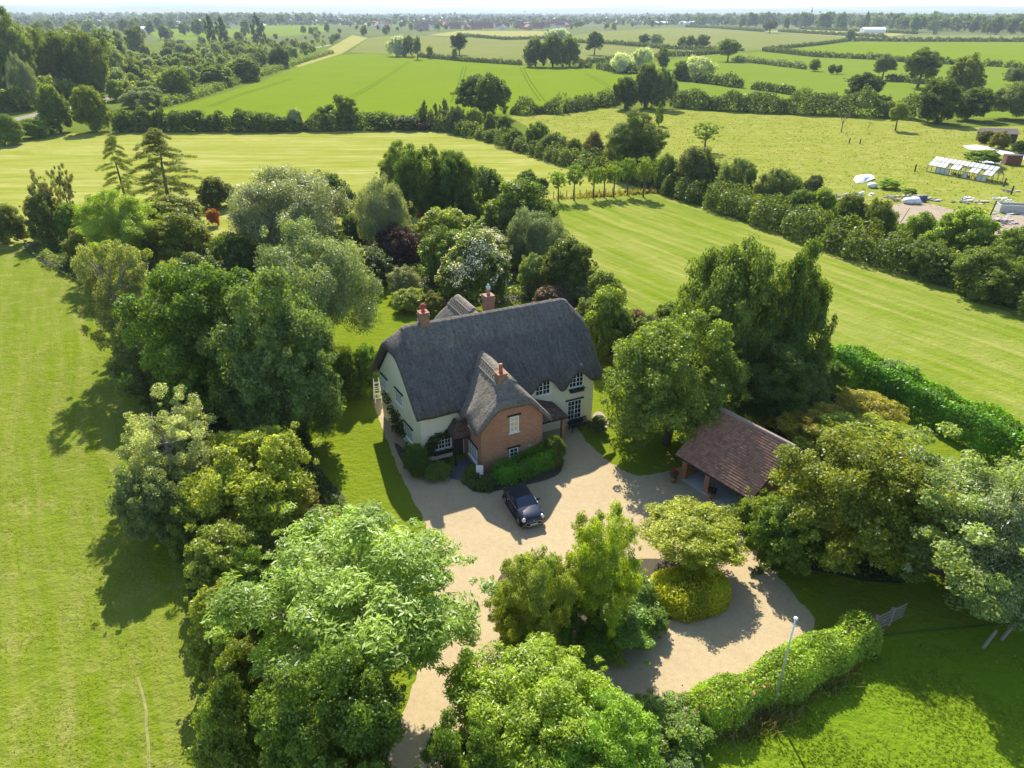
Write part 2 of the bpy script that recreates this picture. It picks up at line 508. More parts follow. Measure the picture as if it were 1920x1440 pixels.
def make_crown(name, seed, nleaf, shape='round', nl=40, lr=0.255, L=0.036, Wd=0.023, flat=0.8, up=0.72, rnd=0.75, hang=0.0, lobetint=0.4, mat=None, droop=0.0):
    rng = np.random.default_rng(seed)
    lobes = make_lobes(rng, shape, nl, lr)
    A = np.array(lobes)
    w = A[:, 3] ** 1.8; w /= w.sum()
    cnt = rng.multinomial(int(nleaf * 1.6), w)
    idx = np.repeat(np.arange(len(A)), cnt)
    d = unit_dirs(rng, len(idx))
    rr = A[idx, 3] * (0.25 + 0.85 * rng.random(len(idx)) ** 0.55)
    off = d * rr[:, None]; off[:, 2] *= flat
    if droop: off[:, 2] -= droop * np.abs(rng.random(len(idx))) * A[idx, 3]
    P = A[idx, :3] + off
    # thin out what lies deep inside the larger clumps
    inside = np.zeros(len(P))
    for k in np.argsort(-A[:, 3])[:60]:
        dist = np.linalg.norm(P - A[k, :3], axis=1) / A[k, 3]
        inside += (dist < 0.6) & (idx != k)
    keep = rng.random(len(P)) > np.clip(inside * 0.4, 0, 0.9)
    P = P[keep]; d = d[keep]; idx = idx[keep]
    if len(P) > nleaf:
        sel = rng.permutation(len(P))[:nleaf]; P = P[sel]; d = d[sel]; idx = idx[sel]
    outd = P / (np.linalg.norm(P, axis=1)[:, None] + 1e-6)
    nrm = d * 0.45 + outd * 0.25 + np.array([0, 0, up]) + rng.normal(size=P.shape) * rnd
    V, F = leaf_mesh_arrays(rng, P, nrm, L, Wd, hang)
    lt = rng.random(len(A))
    tint = np.clip(lobetint * lt[idx] + (1 - lobetint) * rng.random(len(P)), 0, 1)
    me = np_mesh(name, V, F, mat or LEAF, tint)
    return me, lobes

PROTO = {}
def proto(key, *a, **k):
    PROTO.setdefault(key, []).append(make_crown(key + '_crown', *a, **k))

for s in (1, 2, 3):
    proto('big', s, 85000)
for s in (4, 5):
    proto('feather', s, 95000, 'round', 30, 0.29, 0.046, 0.013, 0.7, 0.75, 0.6, 0.3, 0.5)
for s in (50, 51):
    proto('ash', s, 56000, 'round', 34, 0.235, 0.052, 0.014, 0.65, 0.8, 0.6, 0.2, 0.5)
proto('bright', 6, 80000, 'round', 38, 0.25, 0.052, 0.017, 0.65, 0.8, 0.55, 0.9, 0.4)
for s in (7, 8):
    proto('weep', s, 90000, 'round', 26, 0.30, 0.046, 0.012, 1.3, 0.25, 0.7, 1.6, 0.45, LEAF_SHINY, 0.5)
for s in (9, 10):
    proto('open', s, 42000, 'wispy', 210, 0.13, 0.036, 0.022, 0.8, 0.5, 0.8)
proto('tall', 11, 85000, 'column', 40, 0.30, 0.036, 0.024)
proto('tall', 12, 85000, 'column', 36, 0.32, 0.036, 0.024)
for s in (13, 14, 15):
    proto('mid', s, 30000, 'round', 30, 0.28, 0.064, 0.041)
proto('midfine', 16, 44000, 'round', 34, 0.26, 0.056, 0.024, 0.8, 0.6)
proto('midfine', 46, 44000, 'round', 28, 0.29, 0.056, 0.024, 0.8, 0.6)
proto('layer', 17, 42000, 'layer', 40, 0.085, 0.045, 0.010, 0.5, 0.9, 0.5, 0.6)
proto('layer', 18, 32000, 'layer', 32, 0.085, 0.045, 0.010, 0.5, 0.9, 0.5, 0.6)
for s in (19, 20):
    proto('wispy', s, 12000, 'wispy', 90, 0.13, 0.055, 0.032, 0.8, 0.5, 0.8)
proto('low', 21, 40000, 'low', 32, 0.26, 0.055, 0.034)
proto('low', 22, 40000, 'low', 27, 0.28, 0.055, 0.034)
proto('column', 24, 14000, 'column', 24, 0.34, 0.09, 0.045)
for s in (25, 26, 27, 28):
    proto('far', s, 8000, 'round', 12, 0.42, 0.115, 0.075)
proto('farwillow', 29, 9000, 'round', 12, 0.40, 0.12, 0.045, 1.2, 0.3, 0.7, 1.2, 0.4, LEAF_SHINY, 0.5)
proto('farpoplar', 30, 7000, 'column', 18, 0.36, 0.12, 0.06)
for s in (31, 32):
    proto('farbush', s, 7000, 'low', 10, 0.45, 0.12, 0.08)
proto('farwispy', 33, 2200, 'wispy', 36, 0.2, 0.12, 0.07)

# greens (real-world albedo)
DG = (0.034, 0.062, 0.012); MG = (0.055, 0.095, 0.017); LG = (0.085, 0.140, 0.026); BG = (0.118, 0.170, 0.016)
YG = (0.140, 0.165, 0.022); GG = (0.100, 0.120, 0.062); WG = (0.245, 0.250, 0.205); PU = (0.060, 0.030, 0.030)
OG = (0.150, 0.125, 0.025); OL = (0.095, 0.100, 0.030); GOLD = (0.26, 0.24, 0.012); BLUEG = (0.045, 0.075, 0.040)

FB = 2.08
def leafy(c):
    """bring a survey colour to leaf albedo; clear greens lean a little to yellow, greyish leaves keep their grey"""
    m = (1.09, 1.06, 0.62) if c[2] < 0.36 * c[1] else (0.96, 1.03, 0.86)
    if c[0] > 0.78 * c[1] and c[0] < 1.4 * c[1]: m = (0.86, 0.98, m[2])
    return tuple(min(0.62, c[i] * FB * m[i]) for i in range(3))
def jit(c, k=0.12):
    f = 1 + random.uniform(-k, k); g = random.uniform(-k, k) * 0.5
    q = leafy((c[0] * f * (1 + g), c[1] * f, c[2] * f * (1 - g)))
    return (*q, 1)

def fit(x0, y0, x1, y1, clear=0.0, bush=False, rzmin=0.45):
    """crown outline in the survey photograph -> crown centre (x,y,zc) and radii r, rz"""
    cx, cy, w, h = (x0 + x1) / 2, (y0 + y1) / 2, x1 - x0, y1 - y0
    zc = clear + 2
    for _ in range(25):
        x, y, _z = G(cx, cy, zc)
        k = FPX / depth_of(x, y, zc)
        r = w / 2 / k
        de = math.atan2(CAMZ - zc, math.hypot(x, y))
        q = (h / 2 / k) ** 2 - (r * math.sin(de)) ** 2
        rz = math.sqrt(max(q, 0)) / math.cos(de) if q > 0 else 0
        rz = min(max(rz, rzmin * r), 2.6 * r)
        zn = clear + rz * (0.8 if bush else 1.0)
        zc = 0.5 * zc + 0.5 * zn
    return x, y, zc, r, rz

TREES = []
def trunk_mesh(seed, zc, r, rz, lobes, thick, mat, nlimb=9):
    rng = random.Random(seed)
    mb = MB()
    top = zc + rz * 0.45
    lean = (rng.uniform(-.06, .06) * r, rng.uniform(-.06, .06) * r)
    pts = [(0, 0, -0.15), (lean[0] * .5, lean[1] * .5, zc * 0.4), (lean[0], lean[1], zc), (lean[0] * 2, lean[1] * 2, top)]
    mb.tube(pts, [thick * 1.35, thick, thick * .6, thick * .15], 8)
    big = sorted(lobes, key=lambda q: -q[3])[:nlimb * 2]
    rng.shuffle(big)
    for q in big[:nlimb]:
        e = Vector((q[0] * r * .95, q[1] * r * .95, zc + q[2] * rz * .95))
        z0 = max(zc - rz * 0.75, min(zc + rz * .2, e.z - (abs(e.x) + abs(e.y)) * 0.6), zc * 0.3)
        s = Vector((lean[0] * .7, lean[1] * .7, z0))
        m1 = s.lerp(e, 0.5) + Vector((rng.uniform(-.08, .08) * r, rng.uniform(-.08, .08) * r, -0.06 * rz))
        mb.tube([s, m1, e], [thick * .45, thick * .28, thick * .06], 5)
        for _ in range(2):
            e2 = m1.lerp(e, 0.7) + Vector((rng.uniform(-.25, .25) * r, rng.uniform(-.25, .25) * r, rng.uniform(0, .25) * rz))
            mb.tube([m1, e2], [thick * .16, thick * .04], 4)
    return mb.mesh('trunk', mat, True)

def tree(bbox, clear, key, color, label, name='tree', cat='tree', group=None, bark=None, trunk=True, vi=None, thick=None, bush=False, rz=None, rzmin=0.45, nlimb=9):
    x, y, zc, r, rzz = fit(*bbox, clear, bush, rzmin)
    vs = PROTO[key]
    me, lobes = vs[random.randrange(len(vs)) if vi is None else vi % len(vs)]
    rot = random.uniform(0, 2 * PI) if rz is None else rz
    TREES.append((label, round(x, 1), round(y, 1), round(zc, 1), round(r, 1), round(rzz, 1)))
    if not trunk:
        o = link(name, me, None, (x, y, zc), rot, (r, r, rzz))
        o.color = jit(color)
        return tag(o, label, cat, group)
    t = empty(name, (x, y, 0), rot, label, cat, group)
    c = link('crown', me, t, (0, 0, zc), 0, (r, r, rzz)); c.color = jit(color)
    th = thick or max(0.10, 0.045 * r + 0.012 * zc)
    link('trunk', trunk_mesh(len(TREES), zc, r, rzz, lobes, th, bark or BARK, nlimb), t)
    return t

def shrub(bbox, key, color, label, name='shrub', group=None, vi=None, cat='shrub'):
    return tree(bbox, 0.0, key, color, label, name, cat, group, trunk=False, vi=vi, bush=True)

def add_flowers(t, seed, n, size, color, lo=0.0, name='blossom'):
    """separate petals scattered over the outside of a crown"""
    rng = np.random.default_rng(seed)
    crown = t if t.type == 'MESH' else [c for c in t.children if c.name.startswith('crown')][0]
    co = np.empty(len(crown.data.vertices) * 3, np.float32); crown.data.vertices.foreach_get('co', co)
    P = co.reshape(-1, 4, 3).mean(axis=1); r = np.linalg.norm(P, axis=1)
    d = P / (r[:, None] + 1e-6)
    pat = np.sin(P @ np.array([5.1, 2.2, 3.3]) + 1) + np.sin(P @ np.array([-3.2, 6.1, 4.0])) + np.sin(P @ np.array([9., -7., 8.]))
    ok = (r > 0.62) & (d[:, 2] > lo) & (pat + rng.normal(size=len(d)) * .7 > 0)
    P = P[ok]; d = d[ok]; sel = rng.permutation(len(P))[:n]; P = P[sel] * 1.02; d = d[sel]
    V, F = leaf_mesh_arrays(rng, P, d + np.array([0, 0, .3]) + rng.normal(size=d.shape) * 0.5, size, size * 0.8)
    me = np_mesh(name, V, F, M['whiteflower'], rng.random(len(d)))
    if t.type == 'MESH':
        o = link(name, me, t)
    else:
        o = link(name, me, t, crown.location, 0, crown.scale)
    o.color = (*color, 1)
    return o

def hedge(pts, h, w, leaf, color, label, dens=2.6, bump=0.15, square=False, name='hedge', seed=1, group=None, cat='hedge', tuft=0.0, lean=None):
    """leafy hedge along a ground polyline; outer leaves in a lumpy shell, sparser ones inside"""
    rng = np.random.default_rng(seed)
    pts = [np.array(p[:2]) for p in pts]
    seg = [np.linalg.norm(pts[i + 1] - pts[i]) for i in range(len(pts) - 1)]
    tot = sum(seg)
    per = 2 * h + w
    n = int(tot * per * dens / (leaf * leaf * 0.32))
    n = min(n, 90000)
    s = rng.random(n) * tot
    cum = np.concatenate([[0], np.cumsum(seg)])
    k = np.clip(np.searchsorted(cum, s, 'right') - 1, 0, len(seg) - 1)
    P0 = np.array(pts)[k]; P1 = np.array(pts)[k + 1]
    fr = ((s - cum[k]) / np.array(seg)[k])[:, None]
    base = P0 + (P1 - P0) * fr
    tg = (P1 - P0) / np.linalg.norm(P1 - P0, axis=1)[:, None]
    nr = np.stack([-tg[:, 1], tg[:, 0]], 1)
    # lumps
    lum = np.zeros(n)
    for j in range(9):
        f = rng.uniform(0.12, 1.5) / max(h, 1.2); lum += np.sin(s * f * 2 * PI / 2 + rng.uniform(0, 6) + 1.3 * np.sin(s * f * 0.7 + j))
    lum = 1 + bump * lum / 2.2
    ang = rng.random(n) * PI                                   # 0..pi over the top
    ex = 0.35 if square else 0.7
    cxs = np.sign(np.cos(ang)) * np.abs(np.cos(ang)) ** ex
    szs = np.sin(ang) ** ex
    depth = 1 - 0.4 * rng.random(n) ** 2.2
    lat = cxs * w / 2 * depth * lum + np.sin(s * 1.7 + 2) * 0.04 * w
    z = szs * h * lum * depth
    low = rng.random(n) < 0.30
    z = np.where(low, z * rng.random(n), z)
    endf = np.minimum(s, tot - s) / (0.5 * w)
    er = np.sqrt(np.clip(1 - (1 - np.clip(endf, 0, 1)) ** 2, 0.05, 1))
    lat *= er; z *= (0.6 + 0.4 * er)
    if tuft: z = z + (rng.random(n) < 0.05) * rng.random(n) * tuft
    P = np.stack([base[:, 0] + nr[:, 0] * lat, base[:, 1] + nr[:, 1] * lat, np.maximum(z, 0.05)], 1)
    P += rng.normal(size=P.shape) * leaf * 0.35
    nm = np.stack([nr[:, 0] * cxs, nr[:, 1] * cxs, szs + 0.4], 1) * 0.7 + rng.normal(size=P.shape) * 0.65
    c = P.mean(axis=0); c[2] = 0
    V, F = leaf_mesh_arrays(rng, P - c, nm, leaf, leaf * 0.64)
    tint = np.clip(0.3 * (0.5 + 0.5 * np.sin(s * 2.1)) + 0.7 * rng.random(n), 0, 1)
    o = link(name, np_mesh(name, V, F, LEAF, tint), None, tuple(c))
    o.color = (*leafy(color), 1)
    return tag(o, label, cat, group)

def poly_area(name, px, z, mat, kind='structure', label=None, cat=None, close=True):
    """flat sheet of land whose outline was surveyed at ground level"""
    pts = [G(p[0], p[1], 0)[:2] for p in px]
    return poly_xy(name, pts, z, mat, kind, label, cat)

def poly_xy(name, pts, z, mat, kind='structure', label=None, cat=None):
    import bmesh
    bm = bmesh.new()
    vs = [bm.verts.new((p[0], p[1], z)) for p in pts]
    f = bm.faces.new(vs)
    if f.normal.z < 0: bmesh.ops.reverse_faces(bm, faces=[f])
    bm.normal_update()
    if f.normal.z < 0: f.normal_flip()
    bmesh.ops.triangulate(bm, faces=[f])
    me = bpy.data.meshes.new(name); bm.to_mesh(me); bm.free()
    me.materials.append(mat)
    o = link(name, me)
    return tag(o, label, cat, None, kind)

def smooth_px(px, n=6):
    """closed Catmull-Rom through surveyed corner points"""
    out = []
    m = len(px)
    for i in range(m):
        p0, p1, p2, p3 = (np.array(px[(i + k) % m], float) for k in (-1, 0, 1, 2))
        for j in range(n):
            t = j / n
            q = 0.5 * ((2 * p1) + (-p0 + p2) * t + (2 * p0 - 5 * p1 + 4 * p2 - p3) * t * t + (-p0 + 3 * p1 - 3 * p2 + p3) * t ** 3)
            out.append(tuple(q))
    return out
# ------------------------------------------------------------------ light, camera, air
SUN_AZ, SUN_EL = R_(8.0), R_(41.0)
sv = Vector((-math.sin(SUN_AZ) * math.cos(SUN_EL), math.cos(SUN_AZ) * math.cos(SUN_EL), math.sin(SUN_EL)))
sun = bpy.data.lights.new('sun', 'SUN'); sun.energy = 4.9; sun.angle = R_(0.53); sun.color = (1.0, 0.935, 0.80)
so = bpy.data.objects.new('sun', sun); C.objects.link(so)
so.rotation_euler = (-sv).to_track_quat('-Z', 'Y').to_euler()
so.location = (0, 0, 60)

w = bpy.data.worlds.new("World"); sc.world = w; w.use_nodes = True
nt = w.node_tree
bg = nt.nodes.get('Background') or nt.nodes.new('ShaderNodeBackground')
sky = nt.nodes.new('ShaderNodeTexSky'); sky.sky_type = 'NISHITA'; sky.sun_disc = False
sky.sun_elevation = SUN_EL
sky.sun_rotation = -SUN_AZ          # sun ahead of the camera, a little to the left
sky.altitude = 50; sky.air_density = 1.0; sky.dust_density = 0.6; sky.ozone_density = 1.5
nt.links.new(sky.outputs[0], bg.inputs[0]); bg.inputs[1].default_value = 0.125
wo = nt.nodes.get('World Output') or nt.nodes.new('ShaderNodeOutputWorld')
nt.links.new(bg.outputs[0], wo.inputs[0])

cam = bpy.data.cameras.new('camera'); co = bpy.data.objects.new('camera', cam); C.objects.link(co)
co.location = (0, 0, CAMZ); co.rotation_euler = (PI / 2 - PITCH, 0, 0)
cam.sensor_fit = 'HORIZONTAL'; cam.sensor_width = 36.0; cam.lens = 36.0 * FPX / 1920.0
cam.clip_start = 0.5; cam.clip_end = 60000
sc.camera = co
sc.view_settings.view_transform = 'Standard'; sc.view_settings.look = 'None'
sc.view_settings.exposure = 1.2; sc.view_settings.gamma = 1.0
sc.render.film_transparent = False
cy = sc.cycles
cy.max_bounces = 6; cy.diffuse_bounces = 3; cy.glossy_bounces = 2; cy.transmission_bounces = 4; cy.volume_bounces = 0; cy.transparent_max_bounces = 4
cy.use_denoising = True
try: cy.denoising_input_passes = 'RGB_ALBEDO_NORMAL'; cy.denoising_prefilter = 'NONE'
except Exception: pass
try: cy.denoiser = 'OPENIMAGEDENOISE'
except Exception: pass
cy.caustics_reflective = False; cy.caustics_refractive = False
cy.sample_clamp_indirect = 6.0

def ang_px(a, b):
    p, q = G(*a), G(*b)
    return math.atan2(q[1] - p[1], q[0] - p[0])

# ------------------------------------------------------------------ land
rough = mat_grass('rough_pasture', (0.075, 0.115, 0.014), (0.125, 0.150, 0.028), (0.20, 0.18, 0.07), 0.3, big=0.02, fine=1.2)
far_land = mat_grass('far_farmland', (0.07, 0.10, 0.03), (0.14, 0.15, 0.06), (0.2, 0.18, 0.09), 0.4, big=0.0022, fine=0.02)
gv = []; gf = []
rings = [(0, 0), (900, 0), (2500, -0.3), (15500, -0.5)]
nseg = 64
vs = [(0, 0, 0)]
for r, z in rings[1:]:
    for i in range(nseg): vs.append((r * math.cos(2 * PI * i / nseg), r * math.sin(2 * PI * i / nseg), 0))
fs = [(0, 1 + i, 1 + (i + 1) % nseg) for i in range(nseg)]
for k in range(2):
    a = 1 + k * nseg; b = a + nseg
    fs += [(a + i, b + i, b + (i + 1) % nseg, a + (i + 1) % nseg) for i in range(nseg)]
me = bpy.data.meshes.new('ground'); me.from_pydata(vs, [], fs); me.materials.append(rough); me.materials.append(far_land)
for p in me.polygons:
    if p.index >= nseg: p.material_index = 1
tag(link('ground', me), kind='structure')

G1 = mat_grass('paddock_grass', (0.085, 0.132, 0.007), (0.148, 0.188, 0.010), (0.27, 0.235, 0.09), 0.7, big=0.10, fine=3.4, stripe=ang_px((60, 1300), (60, 700)), stripe_w=1.6, stripe_amt=0.30)
G2 = mat_grass('mown_hay_grass', (0.155, 0.185, 0.015), (0.225, 0.238, 0.030), (0.38, 0.345, 0.15), 0.3, big=0.03, fine=1.2, stripe=R_(1.5), stripe_w=4.0, stripe_amt=0.5)
G3 = mat_grass('lawn_grass', (0.098, 0.155, 0.008), (0.160, 0.200, 0.012), (0.31, 0.28, 0.10), 0.42, big=0.05, fine=2.2, stripe=ang_px((1200, 400), (1750, 590)), stripe_w=2.0, stripe_amt=0.55)
G4 = mat_grass('meadow_grass', (0.132, 0.175, 0.014), (0.215, 0.222, 0.040), (0.34, 0.29, 0.12), 0.95, big=0.06, fine=0.9, stripe=0.1, stripe_w=5.0, stripe_amt=0.22)
G5 = mat_grass('green_crop', (0.108, 0.160, 0.009), (0.145, 0.190, 0.015), None, big=0.02, fine=0.8, stripe=ang_px((480, 190), (700, 140)), stripe_w=5, stripe_amt=0.18)
G6 = mat_grass('ripening_crop', (0.120, 0.140, 0.036), (0.165, 0.175, 0.050), (0.21, 0.20, 0.08), 0.2, big=0.01, fine=0.4, stripe=0.15, stripe_w=9, stripe_amt=0.25)
G7 = mat_grass('pasture_grass', (0.100, 0.158, 0.014), (0.140, 0.185, 0.022), (0.2, 0.21, 0.05), 0.2, big=0.012, fine=0.5, stripe=0.3, stripe_w=7, stripe_amt=0.15)
G8 = mat_grass('straw_grass', (0.20, 0.20, 0.055), (0.28, 0.26, 0.09), (0.36, 0.31, 0.16), 0.4, big=0.02, fine=0.6)
G9 = mat_grass('garden_lawn', (0.098, 0.148, 0.007), (0.150, 0.190, 0.011), (0.22, 0.20, 0.05), 0.4, big=0.15, fine=4.0, stripe=ang_px((640, 900), (700, 560)), stripe_w=1.5, stripe_amt=0.12)

poly_area('field', [(-900, 482), (-100, 474), (150, 458), (215, 560), (270, 760), (330, 930), (380, 1200), (400, 1500), (420, 2300), (-2600, 2300), (-1900, 900)], 0.010, G1)
poly_area('field', [(-500, 335), (0, 268), (130, 250), (240, 246), (420, 244), (620, 241), (800, 237), (840, 243), (930, 262), (1110, 309), (1250, 365), (1040, 372), (900, 420), (600, 440), (300, 452), (0, 468), (-500, 482)], 0.012, G2)
poly_area('field', [(1035, 374), (1225, 362), (1290, 380), (1420, 425), (1560, 465), (1720, 520), (1920, 585), (2600, 800), (2600, 1050), (1900, 812), (1740, 742), (1560, 664), (1380, 620), (1180, 590), (1100, 510)], 0.014, G3)
poly_area('field', [(955, 218), (1050, 215), (1130, 204), (1280, 206), (1450, 215), (1700, 226), (1800, 240), (1940, 236), (2700, 262), (2700, 470), (1920, 430), (1790, 420), (1560, 372), (1440, 352), (1350, 330), (1270, 318), (1200, 300), (1090, 282), (1010, 250)], 0.016, G4)
poly_area('field', [(300, 209), (420, 175), (480, 155), (560, 125), (640, 103), (690, 100), (760, 106), (880, 116), (985, 124), (1075, 126), (1150, 130), (1240, 150), (1250, 165), (1160, 184), (1050, 206), (960, 212), (860, 220), (700, 226), (560, 226), (300, 226)], 0.018, G5)
poly_area('field', [(655, 98), (690, 72), (725, 67), (800, 68), (900, 72), (1010, 76), (1090, 80), (1180, 88), (1330, 96), (1420, 95), (1300, 104), (1180, 108), (1090, 116), (985, 120), (880, 113), (780, 105), (700, 100)], 0.020, G6)
poly_area('field', [(1035, 72), (1120, 60), (1260, 52), (1330, 53), (1430, 60), (1580, 70), (1600, 75), (1540, 83), (1440, 93), (1330, 95), (1250, 91), (1150, 82), (1080, 79)], 0.022, G6)
poly_area('field', [(800, 66), (860, 58), (1000, 58), (1040, 60), (1030, 70), (960, 73), (860, 68)], 0.024, G8)
poly_area('field', [(1290, 188), (1260, 150), (1200, 137), (1190, 122), (1300, 106), (1430, 97), (1530, 107), (1660, 114), (1790, 122), (1920, 129), (2600, 150), (2600, 250), (1920, 222), (1720, 222), (1620, 217), (1500, 213), (1370, 207)], 0.026, G7)
poly_area('field', [(1465, 94), (1600, 78), (1700, 79), (1920, 79), (2500, 82), (2500, 145), (1920, 126), (1790, 119), (1660, 111), (1540, 105)], 0.028, G5)
poly_area('field', [(1640, 74), (1720, 66), (1920, 66), (2500, 68), (2500, 78), (1920, 76), (1700, 76)], 0.030, G6)
poly_area('field', [(1430, 59), (1520, 54), (1640, 58), (1700, 64), (1640, 72), (1580, 69)], 0.032, G8)
poly_area('field', [(690, 71), (640, 101), (560, 126), (545, 122), (610, 95), (660, 66)], 0.034, G8)
poly_area('field', [(275, 60), (330, 53), (440, 55), (520, 47), (600, 48), (625, 58), (560, 66), (470, 70), (430, 82), (380, 76), (300, 74)], 0.036, G7)
poly_area('field', [(300, 78), (360, 80), (350, 90), (310, 88)], 0.038, G7)
# dark parallel wheelings through the green crop
TR = mat_grass('crop_wheeling', (0.050, 0.100, 0.006), (0.080, 0.130, 0.010), None, big=0.05, fine=0.8)
G10 = mat_grass('lush_grass', (0.090, 0.155, 0.008), (0.140, 0.200, 0.012), (0.18, 0.20, 0.03), 0.15, big=0.15, fine=3.5)
def ribbon(name, px, wd, z, mat, kind='structure', off=0.0):
    P = [np.array(G(*p)[:2]) for p in px]
    L = []; Rr = []
    for i, p in enumerate(P):
        t = P[min(i + 1, len(P) - 1)] - P[max(i - 1, 0)]; t /= np.linalg.norm(t); n = np.array([-t[1], t[0]])
        L.append(p + n * (off + wd / 2)); Rr.append(p + n * (off - wd / 2))
    return poly_xy(name, L + Rr[::-1], z, mat, kind)
for px in ([(660, 182), (700, 160), (740, 134), (768, 115)], [(978, 127), (990, 150), (1004, 172), (1018, 190)], [(393, 200), (450, 178), (547, 148)], [(850, 192), (862, 160), (872, 124)], [(1100, 138), (1135, 158), (1150, 170)]):
    for off in (-0.9, 0.9): ribbon('wheel_track', px, 0.55, 0.040, TR, off=off)

garden = [(640, 480), (720, 470), (900, 470), (1060, 520), (1200, 600), (1400, 640), (1560, 668), (1740, 745), (1900, 820), (2000, 900), (1960, 1160), (1640, 1190), (1290, 1330), (1100, 1440), (900, 1600), (500, 1600), (400, 1250), (340, 950), (280, 760), (300, 600), (420, 500)]
poly_area('lawn', garden, 0.040, G9)
poly_area('lawn', [(1640, 1195), (1960, 1165), (2600, 1250), (2900, 1900), (900, 1900), (1150, 1440), (1290, 1350), (1500, 1262)], 0.044, G10)
drive = [(700, 752), (716, 800), (742, 870), (772, 935), (800, 990), (815, 1080), (800, 1200), (760, 1330), (715, 1470), (680, 1700), (860, 1700), (850, 1500), (890, 1380), (1100, 1345), (1290, 1330), (1420, 1265), (1524, 1178), (1490, 1118), (1440, 1060), (1395, 1000), (1370, 945), (1350, 900), (1300, 870), (1270, 880), (1200, 892), (1150, 872), (1100, 830), (1075, 800), (1010, 815), (900, 880), (800, 865), (745, 800), (722, 752)]
rj = random.Random(2)
dr = [(x + rj.uniform(-2.2, 2.2), y + rj.uniform(-1.5, 1.5)) for x, y in smooth_px(drive, 12)]
poly_area('driveway', dr, 0.050, M['gravel'])
isl = [(935, 1085), (985, 1065), (1080, 1075), (1190, 1050), (1280, 1055), (1355, 1085), (1362, 1115), (1300, 1150), (1220, 1175), (1150, 1222), (1060, 1245), (970, 1230), (930, 1170)]
poly_area('flower_bed', smooth_px(isl, 5), 0.060, M['soil'])
poly_area('patio', [(830, 895), (862, 862), (890, 858), (905, 885), (875, 905)], 0.058, M['slate'])
poly_area('flower_bed', smooth_px([(868, 885), (900, 895), (960, 880), (1020, 860), (1050, 850), (1052, 885), (1010, 905), (900, 925), (872, 905)], 4), 0.062, M['soil'])
poly_area('flower_bed', smooth_px([(740, 830), (790, 868), (840, 858), (835, 880), (790, 895), (762, 880)], 4), 0.064, M['soil'])
poly_area('patio', smooth_px([(1113, 778), (1128, 774), (1142, 796), (1128, 810), (1112, 802)], 4), 0.066, mat_plain('pink_paving', (0.26, 0.20, 0.16), 0.9, var=0.35, scale=4))
poly_area('bare_ground', smooth_px([(1650, 402), (1680, 384), (1740, 382), (1790, 395), (1840, 402), (1935, 408), (1935, 440), (1850, 440), (1780, 430), (1700, 425)], 4), 0.068, M['earth'])
# mossy worn line in the paddock
ribbon('worn_path', [(258, 1270), (266, 1296), (275, 1335), (274, 1360), (279, 1400), (278, 1425), (283, 1470)], 0.13, 0.030, mat_plain('worn_turf', (0.185, 0.180, 0.055), 0.95, var=0.45, scale=2.5))
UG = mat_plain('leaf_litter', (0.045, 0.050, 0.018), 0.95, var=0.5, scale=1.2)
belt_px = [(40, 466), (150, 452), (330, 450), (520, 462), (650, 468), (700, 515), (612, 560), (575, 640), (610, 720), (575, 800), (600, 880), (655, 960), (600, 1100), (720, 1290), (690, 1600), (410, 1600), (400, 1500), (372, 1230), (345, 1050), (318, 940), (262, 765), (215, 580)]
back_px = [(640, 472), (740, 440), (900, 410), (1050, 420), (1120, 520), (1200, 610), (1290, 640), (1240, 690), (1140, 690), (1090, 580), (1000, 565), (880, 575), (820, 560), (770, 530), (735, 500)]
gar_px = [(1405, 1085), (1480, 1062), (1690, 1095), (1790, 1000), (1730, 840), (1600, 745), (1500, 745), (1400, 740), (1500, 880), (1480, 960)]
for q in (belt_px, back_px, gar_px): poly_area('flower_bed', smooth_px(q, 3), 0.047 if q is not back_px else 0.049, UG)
# railway: ballast strip, sleepers are left to the ballast, rails on top
rail_px = [(-60, 248), (10, 229), (70, 215), (140, 200), (210, 183), (290, 160), (370, 142), (440, 122), (520, 104), (620, 84)]
ribbon('railway_ballast', rail_px, 4.6, 0.070, M['ballast'])
for off in (-0.75, 0.75):
    ribbon('railway_rail', rail_px, 0.22, 0.20, M['rust'], off=off)

# distant hills, inside the haze
def hills(name, rad, h0, seed, a0=-52, a1=52, n=220, depth=1800):
    rng = random.Random(seed); ph = [(rng.uniform(2, 40), rng.uniform(0, 6), rng.uniform(.3, 1)) for _ in range(9)]
    vs = []; fs = []
    prof = [0, .35, .8, 1, .85, .4, 0]
    for i in range(n):
        a = R_(a0 + (a1 - a0) * i / (n - 1))
        hh = h0(math.degrees(a)) * (0.75 + 0.12 * sum(math.sin(a * f + p) * q for f, p, q in ph) / 2)
        for k, pk in enumerate(prof):
            rr = rad + depth * k / 6
            vs.append((rr * math.sin(a), rr * math.cos(a), max(0, hh * pk) - 0.5 + rng.uniform(0, 3) * pk))
    m = len(prof)
    for i in range(n - 1):
        for k in range(m - 1): fs.append((i * m + k, (i + 1) * m + k, (i + 1) * m + k + 1, i * m + k + 1))
    me = bpy.data.meshes.new(name); me.from_pydata(vs, [], fs); me.materials.append(mat_plain('wooded_hill', (0.055, 0.075, 0.04), 0.95, var=0.5, scale=0.004))
    for p in me.polygons: p.use_smooth = True
    tag(link(name, me), kind='structure')
hills('hills', 9000, lambda a: 115 - 0.9 * a, 3)
hills('hills', 6200, lambda a: 62 - 0.5 * a, 5)

# air
hb = MB().box(-15900, 15900, -600, 15900, -1.0, 200.0)
m, hnt, out = new_mat('haze_air')
pv = hnt.nodes.new('ShaderNodeVolumePrincipled')
pv.inputs['Color'].default_value = (0.70, 0.83, 1.0, 1); pv.inputs['Density'].default_value = 0.00009; pv.inputs['Anisotropy'].default_value = 0.2
hnt.links.new(pv.outputs[0], out.inputs['Volume'])
tag(hb.obj('haze', m), kind='stuff')
